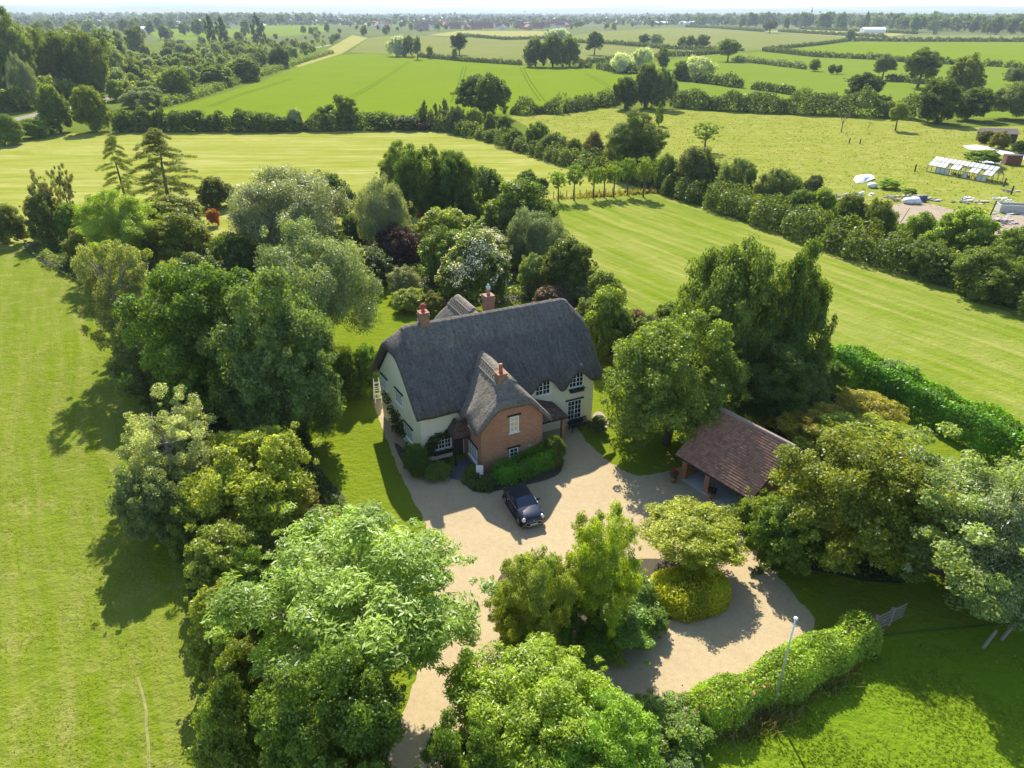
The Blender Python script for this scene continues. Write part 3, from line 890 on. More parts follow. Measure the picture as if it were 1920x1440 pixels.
# ------------------------------------------------------------------ the cottage
TH = R_(25.5)
HL = G(794, 869)
CT, ST = math.cos(TH), math.sin(TH)
def Wd(u, v, z=0): return (HL[0] + u * CT - v * ST, HL[1] + u * ST + v * CT, z)
def skew(x, y, z): return (x - 0.088 * y * max(0.0, 1 - x / 14.6), y, z)

house = empty('cottage', (HL[0], HL[1], 0), TH, 'cream and brick country cottage with dark thatched roofs and three chimneys', 'house')

def smin(a, b, k): 
    h = max(0.0, min(1.0, 0.5 + 0.5 * (b - a) / k))
    return b * (1 - h) + a * h - k * h * (1 - h)

def thatch(name, zf, x0, x1, y0, y1, nx, ny, t, mat, xf=None, r=0.30):
    def spaced(a, b, n):
        e = [0, .03, .08, .16, .28]
        return [a + q for q in e] + list(np.linspace(a + .42, b - .42, n)) + [b - q for q in reversed(e)]
    X = spaced(x0, x1, nx); Y = spaced(y0, y1, ny)
    rng = random.Random(int(x1 * 100))
    top = []; bot = []
    for x in X:
        for y in Y:
            d = min(x - x0, x1 - x, y - y0, y1 - y)
            z = zf(x, y)
            drop = 0.0
            if d < r: drop = (t * 0.55) * (1 - math.sqrt(max(0, 1 - (1 - d / r) ** 2)))
            z += 0.035 * math.sin(x * 2.3 + y * 1.1) * math.sin(y * 1.9 - x * .7) + rng.uniform(-.012, .012)
            top.append((x, y, z - drop)); bot.append((x, y, z - t))
    n = len(Y); vs = top + bot; o = len(top); fs = []
    for i in range(len(X) - 1):
        for j in range(n - 1):
            a = i * n + j
            fs.append((a, a + n, a + n + 1, a + 1)); fs.append((o + a, o + a + 1, o + a + n + 1, o + a + n))
    for i in range(len(X) - 1):
        a = i * n; fs.append((a, o + a, o + a + n, a + n)); b = a + n - 1; fs.append((b, b + n, o + b + n, o + b))
    for j in range(n - 1):
        a = j; fs.append((a, a + 1, o + a + 1, o + a)); b = (len(X) - 1) * n + j; fs.append((b, o + b, o + b + 1, b + 1))
    mb = MB(); mb.v = vs; mb.f = fs
    return mb.obj(name, mat, house, True, xf)

def bumpf(x, c, w): 
    q = abs(x - c) / w
    return 0 if q >= 1 else (1 - q * q) ** 2 if q < 1 else 0
EB = ((9.95, 1.5, 0.95), (12.95, 1.35, 1.0))          # eyebrow lifts over the two upper windows
def z_main(x, y):
    f = 4.32 + (y + 0.55) * 1.135
    b = 4.32 + (8.55 - y) * 1.135
    z = smin(f, b, 0.9) + 0.18
    lh = 8.15 + (x + 0.5) * 1.25
    rh = 7.9 + (15.2 - x) * 1.35
    z = smin(z, lh, 0.8); z = smin(z, rh, 0.8)
    s = max(0.0, 1 - max(0, y + 0.55) / 3.2)
    for c, w_, h in EB: z += h * bumpf(x, c, w_) * s * s
    z -= 0.30 * bumpf(x, 11.45, 0.8) * s * s          # tongue of thatch that hangs between the windows
    return z
thatch('thatch_roof', z_main, -0.5, 15.15, -0.55, 8.55, 74, 46, 0.50, M['thatch'], skew)

def z_wing(x, y):
    l = 4.05 + (x - 2.85) * 1.12
    r_ = 3.90 + (8.68 - x) * 1.15
    z = smin(l, r_, 0.6) + 0.10
    z = smin(z, 5.85 + (y + 3.92) * 1.05, 0.5)
    z += 0.40 * bumpf(y, -1.75, 0.9) * max(0.0, 1 - (x - 2.85) / 1.6)
    return z
thatch('thatch_roof', z_wing, 2.85, 8.68, -3.92, 3.0, 34, 36, 0.46, M['thatch2'])
def z_rear(x, y):
    z = smin(4.3 + (x - 4.3) * 1.45, 4.3 + (10.3 - x) * 1.45, 0.8) + 0.1
    return smin(z, 6.6 + (12.2 - y) * 1.5, 0.7)
thatch('thatch_roof', z_rear, 4.3, 10.3, 6.0, 12.2, 30, 30, 0.45, M['thatch2'])
# raised ridge course with a scalloped lower edge
def ridge_course(name, zf, axis, a0, a1, c, half, mat, xf=None, sc_=0.85):
    vs = []; fs = []; na = int((a1 - a0) / 0.11); nb = 14
    for i in range(na + 1):
        a = a0 + (a1 - a0) * i / na
        hw = half - 0.20 * abs(math.sin(a * PI / sc_))
        for k in range(nb + 1):
            b_ = c + hw * (-1 + 2 * k / nb)
            x, y = (a, b_) if axis == 'x' else (b_, a)
            e = 0.0 if k in (0, nb) or i in (0, na) else 1.0
            vs.append((x, y, zf(x, y) + (0.085 if e else -0.03) + (0.05 * (1 - abs(-1 + 2 * k / nb)) if e else 0)))
    for i in range(na):
        for k in range(nb):
            o = i * (nb + 1) + k; fs.append((o, o + nb + 1, o + nb + 2, o + 1))
    mb = MB(); mb.v = vs; mb.f = fs
    o = mb.obj(name, mat, house, False, xf)
    return o
M['ridge'] = mat_thatch('ridge_thatch', (0.140, 0.124, 0.108))
M['ridge2'] = mat_thatch('pale_ridge_thatch', (0.20, 0.175, 0.145), True)
ridge_course('ridge_course', z_main, 'x', 0.5, 14.2, 4.0, 1.75, M['ridge'], skew)
ridge_course('ridge_course', z_wing, 'y', -2.9, 2.2, 5.74, 1.0, M['ridge2'], None, .6)
ridge_course('ridge_course', z_rear, 'y', 7.0, 11.4, 7.3, 1.0, M['ridge2'], None, .6)
# hazel spars pinned in a lattice on the pale ridges
M['spar'] = mat_plain('hazel_spar', (0.30, 0.25, 0.19), 0.9)
sp1 = MB(); sp2 = MB()
def spar(zf, p, q, sp1=sp1):
    pts = [(p[0] + (q[0] - p[0]) * t, p[1] + (q[1] - p[1]) * t) for t in (0, .25, .5, .75, 1)]
    sp1.tube([(x, y, zf(x, y) + 0.16) for x, y in pts], 0.022, 4)
for sgn in (-1, 1):
    for off in (.35, .75):
        spar(z_wing, (5.74 + sgn * off, -2.6), (5.74 + sgn * off, 2.0)); spar(z_rear, (7.3 + sgn * off, 7.2), (7.3 + sgn * off, 11.2), sp2)
    for k in range(12):
        y0 = -2.6 + k * .38
        spar(z_wing, (5.74 + sgn * .35, y0), (5.74 + sgn * .75, y0 + .38)); spar(z_wing, (5.74 + sgn * .75, y0), (5.74 + sgn * .35, y0 + .38))
        y0 = 7.2 + k * .33
        spar(z_rear, (7.3 + sgn * .35, y0), (7.3 + sgn * .75, y0 + .33), sp2); spar(z_rear, (7.3 + sgn * .75, y0), (7.3 + sgn * .35, y0 + .33), sp2)
sp1.obj('ridge_spars', M['spar'], house); sp2.obj('ridge_spars', M['spar'], house)

# walls
MB().prism([(0, 0), (8, 0), (8, 4.3), (4.8, 7.85), (3.2, 7.85), (0, 4.3)], 'x', 0, 14.6).obj('wall', M['wall'], house, False, skew)
d = MB()
for c, w_, h in EB: d.box(c - 0.9, c + 0.9, 0.004, 0.5, 3.9, 4.98)
d.obj('dormer_wall', M['wall'], house)
MB().prism([(3.3, 0), (8.2, 0), (8.2, 4.0), (6.75, 5.62), (4.75, 5.62), (3.3, 4.0)], 'y', -3.41, -0.003).obj('brick_wall', M['brick'], house)
MB().prism([(4.8, 0), (9.8, 0), (9.8, 4.2), (7.3, 7.4), (4.8, 4.2)], 'y', 8.003, 11.7).obj('rear_wall', M['wall'], house)
def window(x, y, z, w_, h, rz, cas=2, rows=3, cols=2, lintel=True, pane='glass', sill=True):
    """casement window; local frame faces -y"""
    mb = MB(); f = 0.07
    mb.box(-w_ / 2, w_ / 2, -0.05, 0.02, 0, f).box(-w_ / 2, w_ / 2, -0.05, 0.02, h - f, h)
    cw = (w_ - f) / cas
    for i in range(cas + 1):
        x0 = -w_ / 2 + i * cw
        mb.box(x0, x0 + f, -0.052, 0.018, f, h - f)
    for i in range(cas):
        xa = -w_ / 2 + i * cw + f; xb = -w_ / 2 + (i + 1) * cw
        for k in range(1, cols): xx = xa + (xb - xa) * k / cols; mb.box(xx - .018, xx + .018, -0.04, 0.0, f, h - f)
        for k in range(1, rows): zz = f + (h - 2 * f) * k / rows; mb.box(xa, xb, -0.038, 0.001, zz - .018, zz + .018)
    o = mb.obj('window', M['white'], house, loc=(x, y, z), rz=rz)
    MB().box(-w_ / 2 + .03, w_ / 2 - .03, -0.018, 0.012, .03, h - .03).obj('pane', M[pane], o)
    if lintel: MB().box(-w_ / 2 - .18, w_ / 2 + .18, -0.07, 0.03, h + .003, h + .13).obj('lintel', M['black'], o)
    if sill: MB().box(-w_ / 2 - .08, w_ / 2 + .08, -0.13, 0.02, -0.07, -0.003).obj('sill', M['white'], o)
    return o
SK = 0.088
def gwin(v, z, w_, h, **k):
    window(-SK * v - 0.003, v, z, w_, h, -PI / 2 + math.atan(SK), **k)
gwin(6.95, 3.15, 1.15, 1.05, cas=3); gwin(3.95, 3.2, 1.35, 1.05, cas=3); gwin(2.5, 0.85, 1.5, 1.15, cas=3)
window(1.5, -0.003, 0.9, 1.5, 1.1, 0, cas=3)
window(9.96, -0.001, 3.52, 1.3, 1.2, 0, rows=3); window(12.95, -0.001, 3.55, 1.3, 1.2, 0, rows=3)
window(12.9, -0.003, 0.62, 1.3, 1.75, 0, rows=4)
window(5.88, -3.413, 3.12, 0.72, 1.32, 0, cas=1, rows=3, cols=2, pane='cream_blind'); window(5.84, -3.413, 0.42, 0.70, 1.35, 0, cas=1, rows=4, cols=2)
window(3.297, -1.75, 3.2, 1.0, 0.8, -PI / 2, cas=2); window(3.297, -1.85, 0.65, 1.5, 1.25, -PI / 2, cas=3)
# vent on the brick gable
MB().box(7.05, 7.25, -3.43, -3.411, 1.55, 1.7).obj('air_vent', M['lead'], house)

def chimney(x, y, z0, z1, w_, dp, pots, mat='chimbrick'):
    mb = MB(); mb.box(x - w_ / 2, x + w_ / 2, y - dp / 2, y + dp / 2, z0, z1 - .34)
    mb.box(x - w_ / 2 - .05, x + w_ / 2 + .05, y - dp / 2 - .05, y + dp / 2 + .05, z1 - .34, z1 - .2)
    mb.box(x - w_ / 2, x + w_ / 2, y - dp / 2, y + dp / 2, z1 - .2, z1 - .08)
    mb.box(x - w_ / 2 - .04, x + w_ / 2 + .04, y - dp / 2 - .04, y + dp / 2 + .04, z1 - .08, z1)
    return mb.obj('chimney', M[mat], house)
def flash(ch, x, y, z, w_, dp, hf, hb):
    """lead apron hugging the stack: tall in front, lower behind"""
    mb = MB(); e = 0.05
    mb.prism([(y - dp / 2 - e - .22, z - .34), (y - dp / 2 - e, z - .30 + hf), (y - dp / 2 - e + .03, z - .30 + hf), (y - dp / 2 - .001, z - .45)], 'x', x - w_ / 2 - .1, x + w_ / 2 + .1)
    mb.obj('flashing', M['lead'], ch)
    s = MB()
    for q in (-1, 1): s.prism([(y - dp / 2 - e, z - .36), (y - dp / 2 - e, z - .3 + hf), (y + dp / 2, z + hb + .25), (y + dp / 2, z + hb - .12)], 'x', x + q * (w_ / 2 + .004), x + q * (w_ / 2 + .05))
    s.obj('flashing', M['lead'], ch)
ch = chimney(2.0, 4.0, 8.3, 10.4, 0.66, 0.75, 1); flash(ch, 2.0, 4.0, 9.3, 0.66, 0.75, 0.18, 0.25)
MB().tube([(2.0, 4.0, 10.4), (2.0, 4.0, 10.5), (2.0, 4.0, 10.75), (2.0, 4.0, 10.8)], [0.20, 0.13, 0.11, 0.15], 10).tube([(1.78, 4.05, 10.84), (2.0, 4.0, 10.92), (2.25, 3.95, 10.86)], [0.05, 0.13, 0.04], 8).obj('chimney_pot', M['redpot'], ch, True)
ch = chimney(8.6, 7.1, 5.5, 9.6, 0.75, 0.75, 1)
cpot = MB().tube([(8.6, 7.1, 9.6), (8.6, 7.1, 10.05)], [0.16, 0.13], 10).obj('chimney_pot', M['terracotta'], ch, True)
MB().tube([(8.6, 7.1, 10.05), (8.6, 7.1, 10.27), (8.6, 7.1, 10.35)], [0.16, 0.19, 0.08], 10).ball((8.6, 7.1, 10.42), 0.1).obj('cowl', M['lead'], cpot, True)
ch = chimney(5.35, -2.35, 5.2, 7.55, 0.68, 0.68, 1); flash(ch, 5.35, -2.35, 6.3, 0.68, 0.68, 0.2, 0.45)
MB().tube([(5.35, -2.35, 7.55), (5.35, -2.35, 8.15), (5.35, -2.35, 8.2)], [0.15, 0.12, 0.14], 10).obj('chimney_pot', M['terracotta'], ch, True)

def tiled_slope(mb_v, mb_f, tints, a, b, c, d_, course=0.20, tilew=0.2, rng=random.Random(5)):
    """a,b eave ends; d_,c ridge ends above a,b: overlapping courses of separate tiles"""
    a, b, c, d_ = map(Vector, (a, b, c, d_))
    nrm = (b - a).cross(d_ - a).normalized()
    if nrm.z < 0: nrm = -nrm
    n = max(2, int((d_ - a).length / course))
    for i in range(n):
        t0, t1 = i / n, min(1.0, (i + 1.18) / n)
        l0, r0, l1, r1 = a.lerp(d_, t0), b.lerp(c, t0), a.lerp(d_, t1), b.lerp(c, t1)
        m = max(1, int((r0 - l0).length / tilew))
        for k in range(m):
            s0, s1 = k / m, (k + 1) / m
            s0 += 0.04 / m
            up = nrm * (0.045 + rng.uniform(-.006, .012)); lo = nrm * 0.004
            p = [l0.lerp(r0, s0) + up, l0.lerp(r0, s1) + up, l1.lerp(r1, s1) + lo, l1.lerp(r1, s0) + lo]
            q = [l0.lerp(r0, s0), l0.lerp(r0, s1)]
            o = len(mb_v); mb_v += [tuple(x) for x in p + q]
            mb_f += [(o, o + 1, o + 2, o + 3), (o + 4, o + 5, o + 1, o)]
            tt = rng.random(); tints += [tt, tt]
def tile_roof(name, slopes, mat, parent, **k):
    v, f, t = [], [], []
    for s in slopes: tiled_slope(v, f, t, *s, **k)
    return link(name, np_mesh(name, np.array(v), np.array(f), mat, np.array(t)), parent)

# lean-to porch on the right of the brick wing
tile_roof('porch_roof', [((8.2, -2.2, 2.45), (11.05, -2.2, 2.45), (10.7, -0.02, 2.75), (8.2, -0.02, 3.75)), ((11.05, -2.2, 2.45), (11.05, 0.0, 2.45), (10.7, -0.02, 2.75), (10.7, -0.03, 2.75))], M['porchtile'], house)
pb = MB(); pb.box(8.22, 11.03, -2.18, -2.06, 2.28, 2.42).box(10.92, 11.03, -2.058, -0.01, 2.28, 2.42); pb.obj('porch_beam', M['black'], house)
MB().box(10.72, 11.02, -1.95, -1.65, 0.05, 2.277).obj('porch_post', M['brick'], house)
MB().box(8.35, 9.25, -0.06, -0.004, 0.05, 2.05).obj('door', M['darkwood'], house)
# hipped porch over the front door, in the corner left of the wing
tile_roof('porch_roof', [((1.95, -1.5, 2.42), (3.28, -1.5, 2.42), (3.28, -0.6, 3.35), (2.6, -0.6, 3.35)), ((1.95, -0.01, 2.42), (1.95, -1.5, 2.42), (2.6, -0.6, 3.35), (2.6, -0.02, 3.35))], M['porchtile'], house)
pb = MB(); pb.box(1.98, 3.27, -1.46, -1.36, 2.26, 2.40).box(1.98, 2.08, -1.358, -0.01, 2.26, 2.40); pb.obj('porch_beam', M['black'], house)
pp = MB(); pp.box(1.99, 2.09, -1.45, -1.35, 0.05, 2.257); pp.obj('porch_post', M['black'], house)
MB().box(2.35, 3.2, -0.06, -0.004, 0.05, 2.1).obj('door', M['darkwood'], house)
# bargeboards on the left gable
bb = MB()
bb.bar((-0.30, -0.35, 4.15), (-0.35, 3.1, 7.75), 0.05, 0.22); bb.bar((-0.75, 8.2, 4.25), (-0.55, 4.9, 7.75), 0.05, 0.22)
bb.obj('bargeboard', M['black'], house)

# window boxes hang from the sills
def leafball(name, pts, n, leaf, color, seed, parent=None, rad=0.2, zs=0.7):
    rng = np.random.default_rng(seed)
    pts = np.array(pts, float)
    k = rng.integers(0, len(pts), n)
    d_ = unit_dirs(rng, n); off = d_ * (rad * rng.random(n) ** 0.4)[:, None]; off[:, 2] *= zs
    P = pts[k] + off
    V, F = leaf_mesh_arrays(rng, P, d_ * 0.6 + np.array([0, 0, .5]) + rng.normal(size=P.shape) * .6, leaf, leaf * .65)
    o = link(name, np_mesh(name, V, F, LEAF, rng.random(n)), parent); o.color = (*color, 1)
    return o
def window_box(u, v, z, w_, label, col, seed):
    p = Wd(u, v, z)
    t = empty('window_box', p, TH, label, 'window box', 'window boxes on the cottage')
    MB().box(-w_ / 2, w_ / 2, -.25, -.02, 0, .2).obj('trough', M['black'], t)
    leafball('plants', [(x, -.14, .24) for x in np.linspace(-w_ / 2, w_ / 2, 7)], 420, .09, col, seed, t, .2)
window_box(1.5, -0.12, 0.62, 1.5, 'window box with trailing greenery under the left ground floor front window', MG, 1)
window_box(12.95, -0.12, 3.22, 1.2, 'dark planted window box under the upper right window of the cream wall', DG, 2)
window_box(12.9, -0.12, 0.36, 1.3, 'leafy window box under the lower right window above the bench', MG, 3)

# climbers
def climber(label, pts, rad, n, col, seed, name='climbing_plant'):
    mb = MB()
    o = empty(name, (HL[0], HL[1], 0), TH, label, 'climber')
    leafball('foliage', pts, n, .16, col, seed, o, rad, 1.0)
    p = sorted(pts, key=lambda q: q[2])
    mb.tube([(p[0][0], p[0][1], 0), p[0], p[len(p) // 2], p[-1]], [.04, .035, .025, .01], 5)
    mb.obj('stem', BARK, o)
    return o
gx = lambda v: -SK * v - 0.18
climber('tall climbing rose trained up the shaded left gable wall', [(gx(v), v, z) for v, z in ((4.9, .6), (5.2, 1.2), (5.6, 1.9), (6.1, 2.5), (6.6, 2.8), (5.0, 1.9), (4.6, 1.4), (4.3, 2.0), (4.1, 1.0), (3.8, .8), (3.6, 1.6), (3.3, 1.0))], .42, 1500, MG, 11)
climber('bushy climber with white roses on the front wall around the left window', [(u, -.2, z) for u, z in ((.1, .3), (.3, .9), (.4, 1.5), (.7, 2.0), (1.2, 2.15), (1.7, 2.2), (.6, 1.0), (.9, 1.5), (2.0, 2.2), (1.0, 1.9))], .36, 1500, MG, 12)
cl = climber('low rambling plant along the foot of the left gable wall', [(gx(v) - .2, v, z) for v, z in ((.5, .5), (1.0, .8), (1.5, .5), (2.0, .4), (.2, 1.0))], .4, 700, LG, 13)

# ------------------------------------------------------------------ garage
GA = G(1272, 845, 2.3); GB = G(1405, 925, 2.3)
gdir = math.atan2(GB[1] - GA[1], GB[0] - GA[0])
glen = math.dist(GA[:2], GB[:2]) + 0.4
garage = empty('garage', (GA[0], GA[1], 0), gdir, 'open fronted brick garage with a brown clay tiled roof', 'garage')
GW = 3.55; GH = 2.45                                     # half span to the ridge, rise
gs = [((0, -.3, 2.1), (glen, -.3, 2.1), (glen, GW, 2.3 + GH), (0, GW, 2.3 + GH)), ((glen, 2 * GW, 2.3), (0, 2 * GW, 2.3), (0, GW, 2.3 + GH), (glen, GW, 2.3 + GH))]
groof = tile_roof('roof', gs, M['garagetile'], garage, course=0.19, tilew=0.19, rng=random.Random(9))
rt = MB()
nr = int(glen / 0.32)
for i in range(nr):
    x0 = glen * i / nr; x1 = glen * (i + 1) / nr - .015
    rt.prism([(GW - .16, 2.3 + GH - .03), (GW - .10, 2.3 + GH + .12), (GW, 2.3 + GH + .17), (GW + .10, 2.3 + GH + .12), (GW + .16, 2.3 + GH - .03)], 'x', x0, x1)
rt.obj('ridge_tiles', mat_plain('ridge_tile', (0.30, 0.22, 0.18), 0.85, var=0.3, scale=4), groof)
rb = MB(); rb.prism([(0.05, 2.24), (GW, 2.24 + GH), (2 * GW - .05, 2.24), (2 * GW - .05, 2.10), (GW, 2.10 + GH), (.05, 2.10)], 'x', 0.04, glen - .04); rb.obj('rafters', M['darkwood'], groof)
MB().box(0.0, glen, -.26, -.22, 1.93, 2.09).obj('fascia', M['black'], garage)
MB().box(0.25, glen - .25, 0.30, 0.50, 1.92, 2.09).obj('beam', M['darkwood'], garage)
for x in (0.28, 2.35, 5.3):
    MB().box(x, x + .42, 0.28, 0.52, 0.03, 1.917).obj('post', M['oak'] if x < 1 else M['brick'], garage)
MB().prism([(0.6, 0), (2 * GW - .35, 0), (2 * GW - .35, 2.05), (GW, 2.05 + GH - .2), (0.6, 2.25)], 'x', 0.3, 0.52).obj('wall', M['brick'], garage)
MB().prism([(0.6, 0), (2 * GW - .35, 0), (2 * GW - .35, 2.05), (GW, 2.05 + GH - .2), (0.6, 2.25)], 'x', glen - .52, glen - .3).obj('wall', M['brick'], garage)
MB().box(0.523, glen - .523, 2 * GW - .6, 2 * GW - .38, 0, 2.05).obj('wall', M['brick'], garage)
fl = MB().box(0.53, glen - .53, 0.1, 2 * GW - .62, 0.02, 0.09).obj('floor', M['concrete'], garage)
# red geraniums by the post
def pot(p, label, col, petal, seed, h=.5):
    t = empty('plant_pot', p, 0, label, 'plant pot')
    MB().tube([(0, 0, 0), (0, 0, .32), (0, 0, .36)], [.16, .22, .24], 12).obj('pot', M['terracotta'], t, True)
    leafball('foliage', [(0, 0, .55), (.1, .05, .7), (-.08, 0, .85)], 260, .12, col, seed, t, .3)
    if petal: f = leafball('flowers', [(0, -.1, .8), (.12, 0, 1.0), (-.1, .05, .95), (0, 0, 1.15)], 90, .10, petal, seed + 1, t, .24)
pg = G(1262, 905)
pot((pg[0], pg[1], .06), 'terracotta pot of red flowers at the left post of the garage', MG, (0.45, 0.03, 0.06), 31)
pg = G(1334, 935)
pot((pg[0], pg[1], .06), 'leafy terracotta pot in front of the middle garage pier', DG, None, 33)

# ------------------------------------------------------------------ small convertible hatchback
def build_car(px_front, yaw):
    p = G(*px_front)
    t = empty('car', (p[0], p[1], 0.055), yaw, 'dark navy hatchback with black soft top parked on the gravel drive', 'car')
    # x runs from the nose backwards, y across
    st = [(0.00, .58, .34, .64), (0.05, .72, .26, .76), (0.20, .80, .22, .85), (0.55, .85, .20, .91), (1.0, .865, .20, .95), (1.35, .865, .20, .965), (2.0, .865, .20, .975), (2.7, .865, .20, 1.0), (3.25, .85, .22, 1.01), (3.6, .80, .26, .98), (3.78, .72, .32, .88), (3.83, .60, .40, .74)]
    vs = []; fs = []
    for x, w_, zb, zt in st:
        h = zt - zb
        half = [(0, zb), (w_ * .86, zb), (w_ * .97, zb + .10 * h), (w_, zb + .42 * h), (w_ * .985, zb + .70 * h), (w_ * .95, zb + .91 * h), (w_ * .86, zt), (w_ * .42, zt + .035), (0, zt + .045)]
        ring = half + [(-a, b) for a, b in reversed(half[1:-1])]
        vs += [(x, a, b) for a, b in ring]
    n = 16
    for i in range(len(st) - 1):
        for k in range(n): fs.append((i * n + k, i * n + (k + 1) % n, (i + 1) * n + (k + 1) % n, (i + 1) * n + k))
    fs.append(tuple(range(n))); fs.append(tuple(range((len(st) - 1) * n, len(st) * n))[::-1])
    mb = MB(); mb.v = vs; mb.f = fs
    body = mb.obj('body', M['navy'], t, True)
    s = body.modifiers.new('sub', 'SUBSURF'); s.levels = 2; s.render_levels = 2
    # wheel arches and sills
    for sy in (-1, 1):
        for x in (.72, 3.12):
            MB().tube([(x + .40 * math.cos(a), sy * .845, .31 + .40 * math.sin(a)) for a in np.linspace(-.25, PI + .25, 12)], .055, 6).obj('wheel_arch', M['black_metal'], t, True)
        MB().box(1.1, 2.75, *sorted((sy * .872, sy * .80)), .16, .27).obj('sill', M['black_metal'], t)
        MB().tube([(1.38, sy * .868, .30), (1.40, sy * .873, .62), (1.46, sy * .845, .90)], .008, 4).obj('door_seam', M['black_metal'], t)
        MB().tube([(2.66, sy * .868, .30), (2.66, sy * .873, .62), (2.64, sy * .84, .93)], .008, 4).obj('door_seam', M['black_metal'], t)
    MB().tube([(.22, -.60, .835), (.7, -.70, .885), (1.18, -.70, .955)], .008, 4).tube([(.22, .60, .835), (.7, .70, .885), (1.18, .70, .955)], .008, 4).obj('bonnet_seam', M['black_metal'], t)
    # cabin
    stc = [(1.22, .74, .97, .975), (1.40, .735, .96, 1.10), (1.80, .60, .96, 1.345), (1.90, .60, .96, 1.375), (2.5, .625, .96, 1.405), (3.0, .61, .96, 1.37), (3.35, .60, .96, 1.22), (3.62, .60, .96, .98)]
    vs = []; fs = []
    for x, w_, zb, zt in stc:
        wb = max(w_, .76 if x > 1.3 else .74)
        vs += [(x, -wb, zb), (x, -(w_ * .5 + wb * .5), zb + (zt - zb) * .55), (x, -w_, zb + (zt - zb) * .92), (x, -w_ * .6, zt), (x, w_ * .6, zt), (x, w_, zb + (zt - zb) * .92), (x, (w_ * .5 + wb * .5), zb + (zt - zb) * .55), (x, wb, zb)]
    for i in range(len(stc) - 1):
        for k in range(7): fs.append((i * 8 + k, i * 8 + k + 1, (i + 1) * 8 + k + 1, (i + 1) * 8 + k))
    mb = MB(); mb.v = vs; mb.f = fs
    mb.obj('soft_top', M['softtop'], t, True)
    ws = MB().add([(1.20, -.69, .985), (1.20, .69, .985), (1.16, .0, .995), (1.80, .55, 1.36), (1.80, -.55, 1.36), (1.775, 0, 1.385)], [(0, 2, 5, 4), (2, 1, 3, 5)])
    ws.obj('windscreen', M['carglass'], t)
    fr = MB().bar((1.20, -.70, .98), (1.82, -.57, 1.375), .06).bar((1.20, .70, .98), (1.82, .57, 1.375), .06).bar((1.82, -.57, 1.38), (1.80, .57, 1.38), .06)
    fr.obj('windscreen_frame', M['navy'], t)
    MB().box(1.66, 1.72, -.12, .12, 1.27, 1.32).obj('interior_mirror', M['chrome'], t)
    sw = MB()
    for sy in (-1, 1):
        def q(x, f): return (x, sy * (.765 - .115 * f), 1.0 + .30 * f)
        sw.add([q(1.50, .05), q(2.35, .05), q(2.35, .95), q(1.86, .9)], [(0, 1, 2, 3)])
        sw.add([q(2.42, .05), q(3.1, .05), q(2.95, .85), q(2.42, .95)], [(0, 1, 2, 3)])
    sw.obj('side_windows', M['carglass'], t)
    tr = MB()
    for sy in (-1, 1): tr.bar((1.25, sy * .80, .985), (3.3, sy * .80, 1.0), .025)
    tr.obj('chrome_trim', M['chrome'], t)
    for sy in (-1, 1):
        MB().bar((1.55, sy * .78, 1.0), (1.55, sy * .90, 1.02), .05).ball((1.53, sy * .95, 1.05), .10, 10, 6, .75).obj('door_mirror', M['black_metal'], t, True)
        hl = MB().tube([(.26, sy * .63, .73), (.13, sy * .64, .705), (.115, sy * .64, .70)], [.165, .16, .135], 18).obj('headlight', M['chrome'], t, True)
        MB().ball((.14, sy * .64, .705), .122, 14, 8, 1.0).obj('lens', M['lamp'], hl, True)
        MB().tube([(.12, sy * .62, .36), (.05, sy * .62, .36)], [.07, .07], 10).obj('fog_light', M['lamp'], t, True)
        MB().bar((2.42, sy * .868, .84), (2.58, sy * .868, .84), .035).obj('door_handle', M['chrome'], t)
        MB().ball((3.76, sy * .60, .78), .10, 10, 6, 1.3).obj('tail_light', M['redpot'], t, True)
        for x in (.72, 3.12):
            wh = MB().tube([(x, sy * .84, .31), (x, sy * .835, .31), (x, sy * .66, .31)], [.28, .31, .31], 22).obj('wheel', M['rubber'], t, True)
            rim = MB()
            rim.tube([(x, sy * .835, .31), (x, sy * .856, .31)], [.205, .20], 18)
            rim.obj('rim', M['alloy'], wh, True)
    gr = MB().prism([(-.50, .50), (.50, .50), (.56, .40), (.46, .28), (-.46, .28), (-.56, .40)], 'x', .02, .05); gr.obj('grille', M['black_metal'], t)
    gl = [(.005, -.50, .53), (.03, .0, .545), (.005, .50, .53), (.03, .60, .41), (.03, .50, .27), (.0, .0, .25), (.03, -.50, .27), (.03, -.60, .41)]
    gl = [(x - .02, y, z) for x, y, z in gl]
    MB().tube(gl + [gl[0]], .013, 6, False).obj('grille_surround', M['chrome'], t, True)
    MB().ball((-.03, 0, .69), .035, 10, 6, .5).obj('badge', M['chrome'], t, True)
    npl = MB().box(-.05, -.035, -.26, .26, .34, .45).obj('number_plate', M['plate'], t)
    rng = random.Random(4); ch = MB(); y = -.22
    for i in range(7):
        w_ = .04
        ch.box(-.053, -.0505, y, y + w_ * .3, .36, .43)
        ch.box(-.0531, -.0506, y + w_ * .31, y + w_, .415 if i % 2 else .36, .43 if i % 2 else .375)
        ch.box(-.0532, -.0507, y + w_ * .72, y + w_ * 1.0, .376 if i % 2 == 0 else .36, .40 if i % 2 == 0 else .414)
        y += .058 + (.04 if i == 3 else 0)
    ch.obj('plate_characters', M['black_metal'], npl)
    return t
cardir = math.atan2(0.933, -0.36)
build_car((1001, 992), cardir)

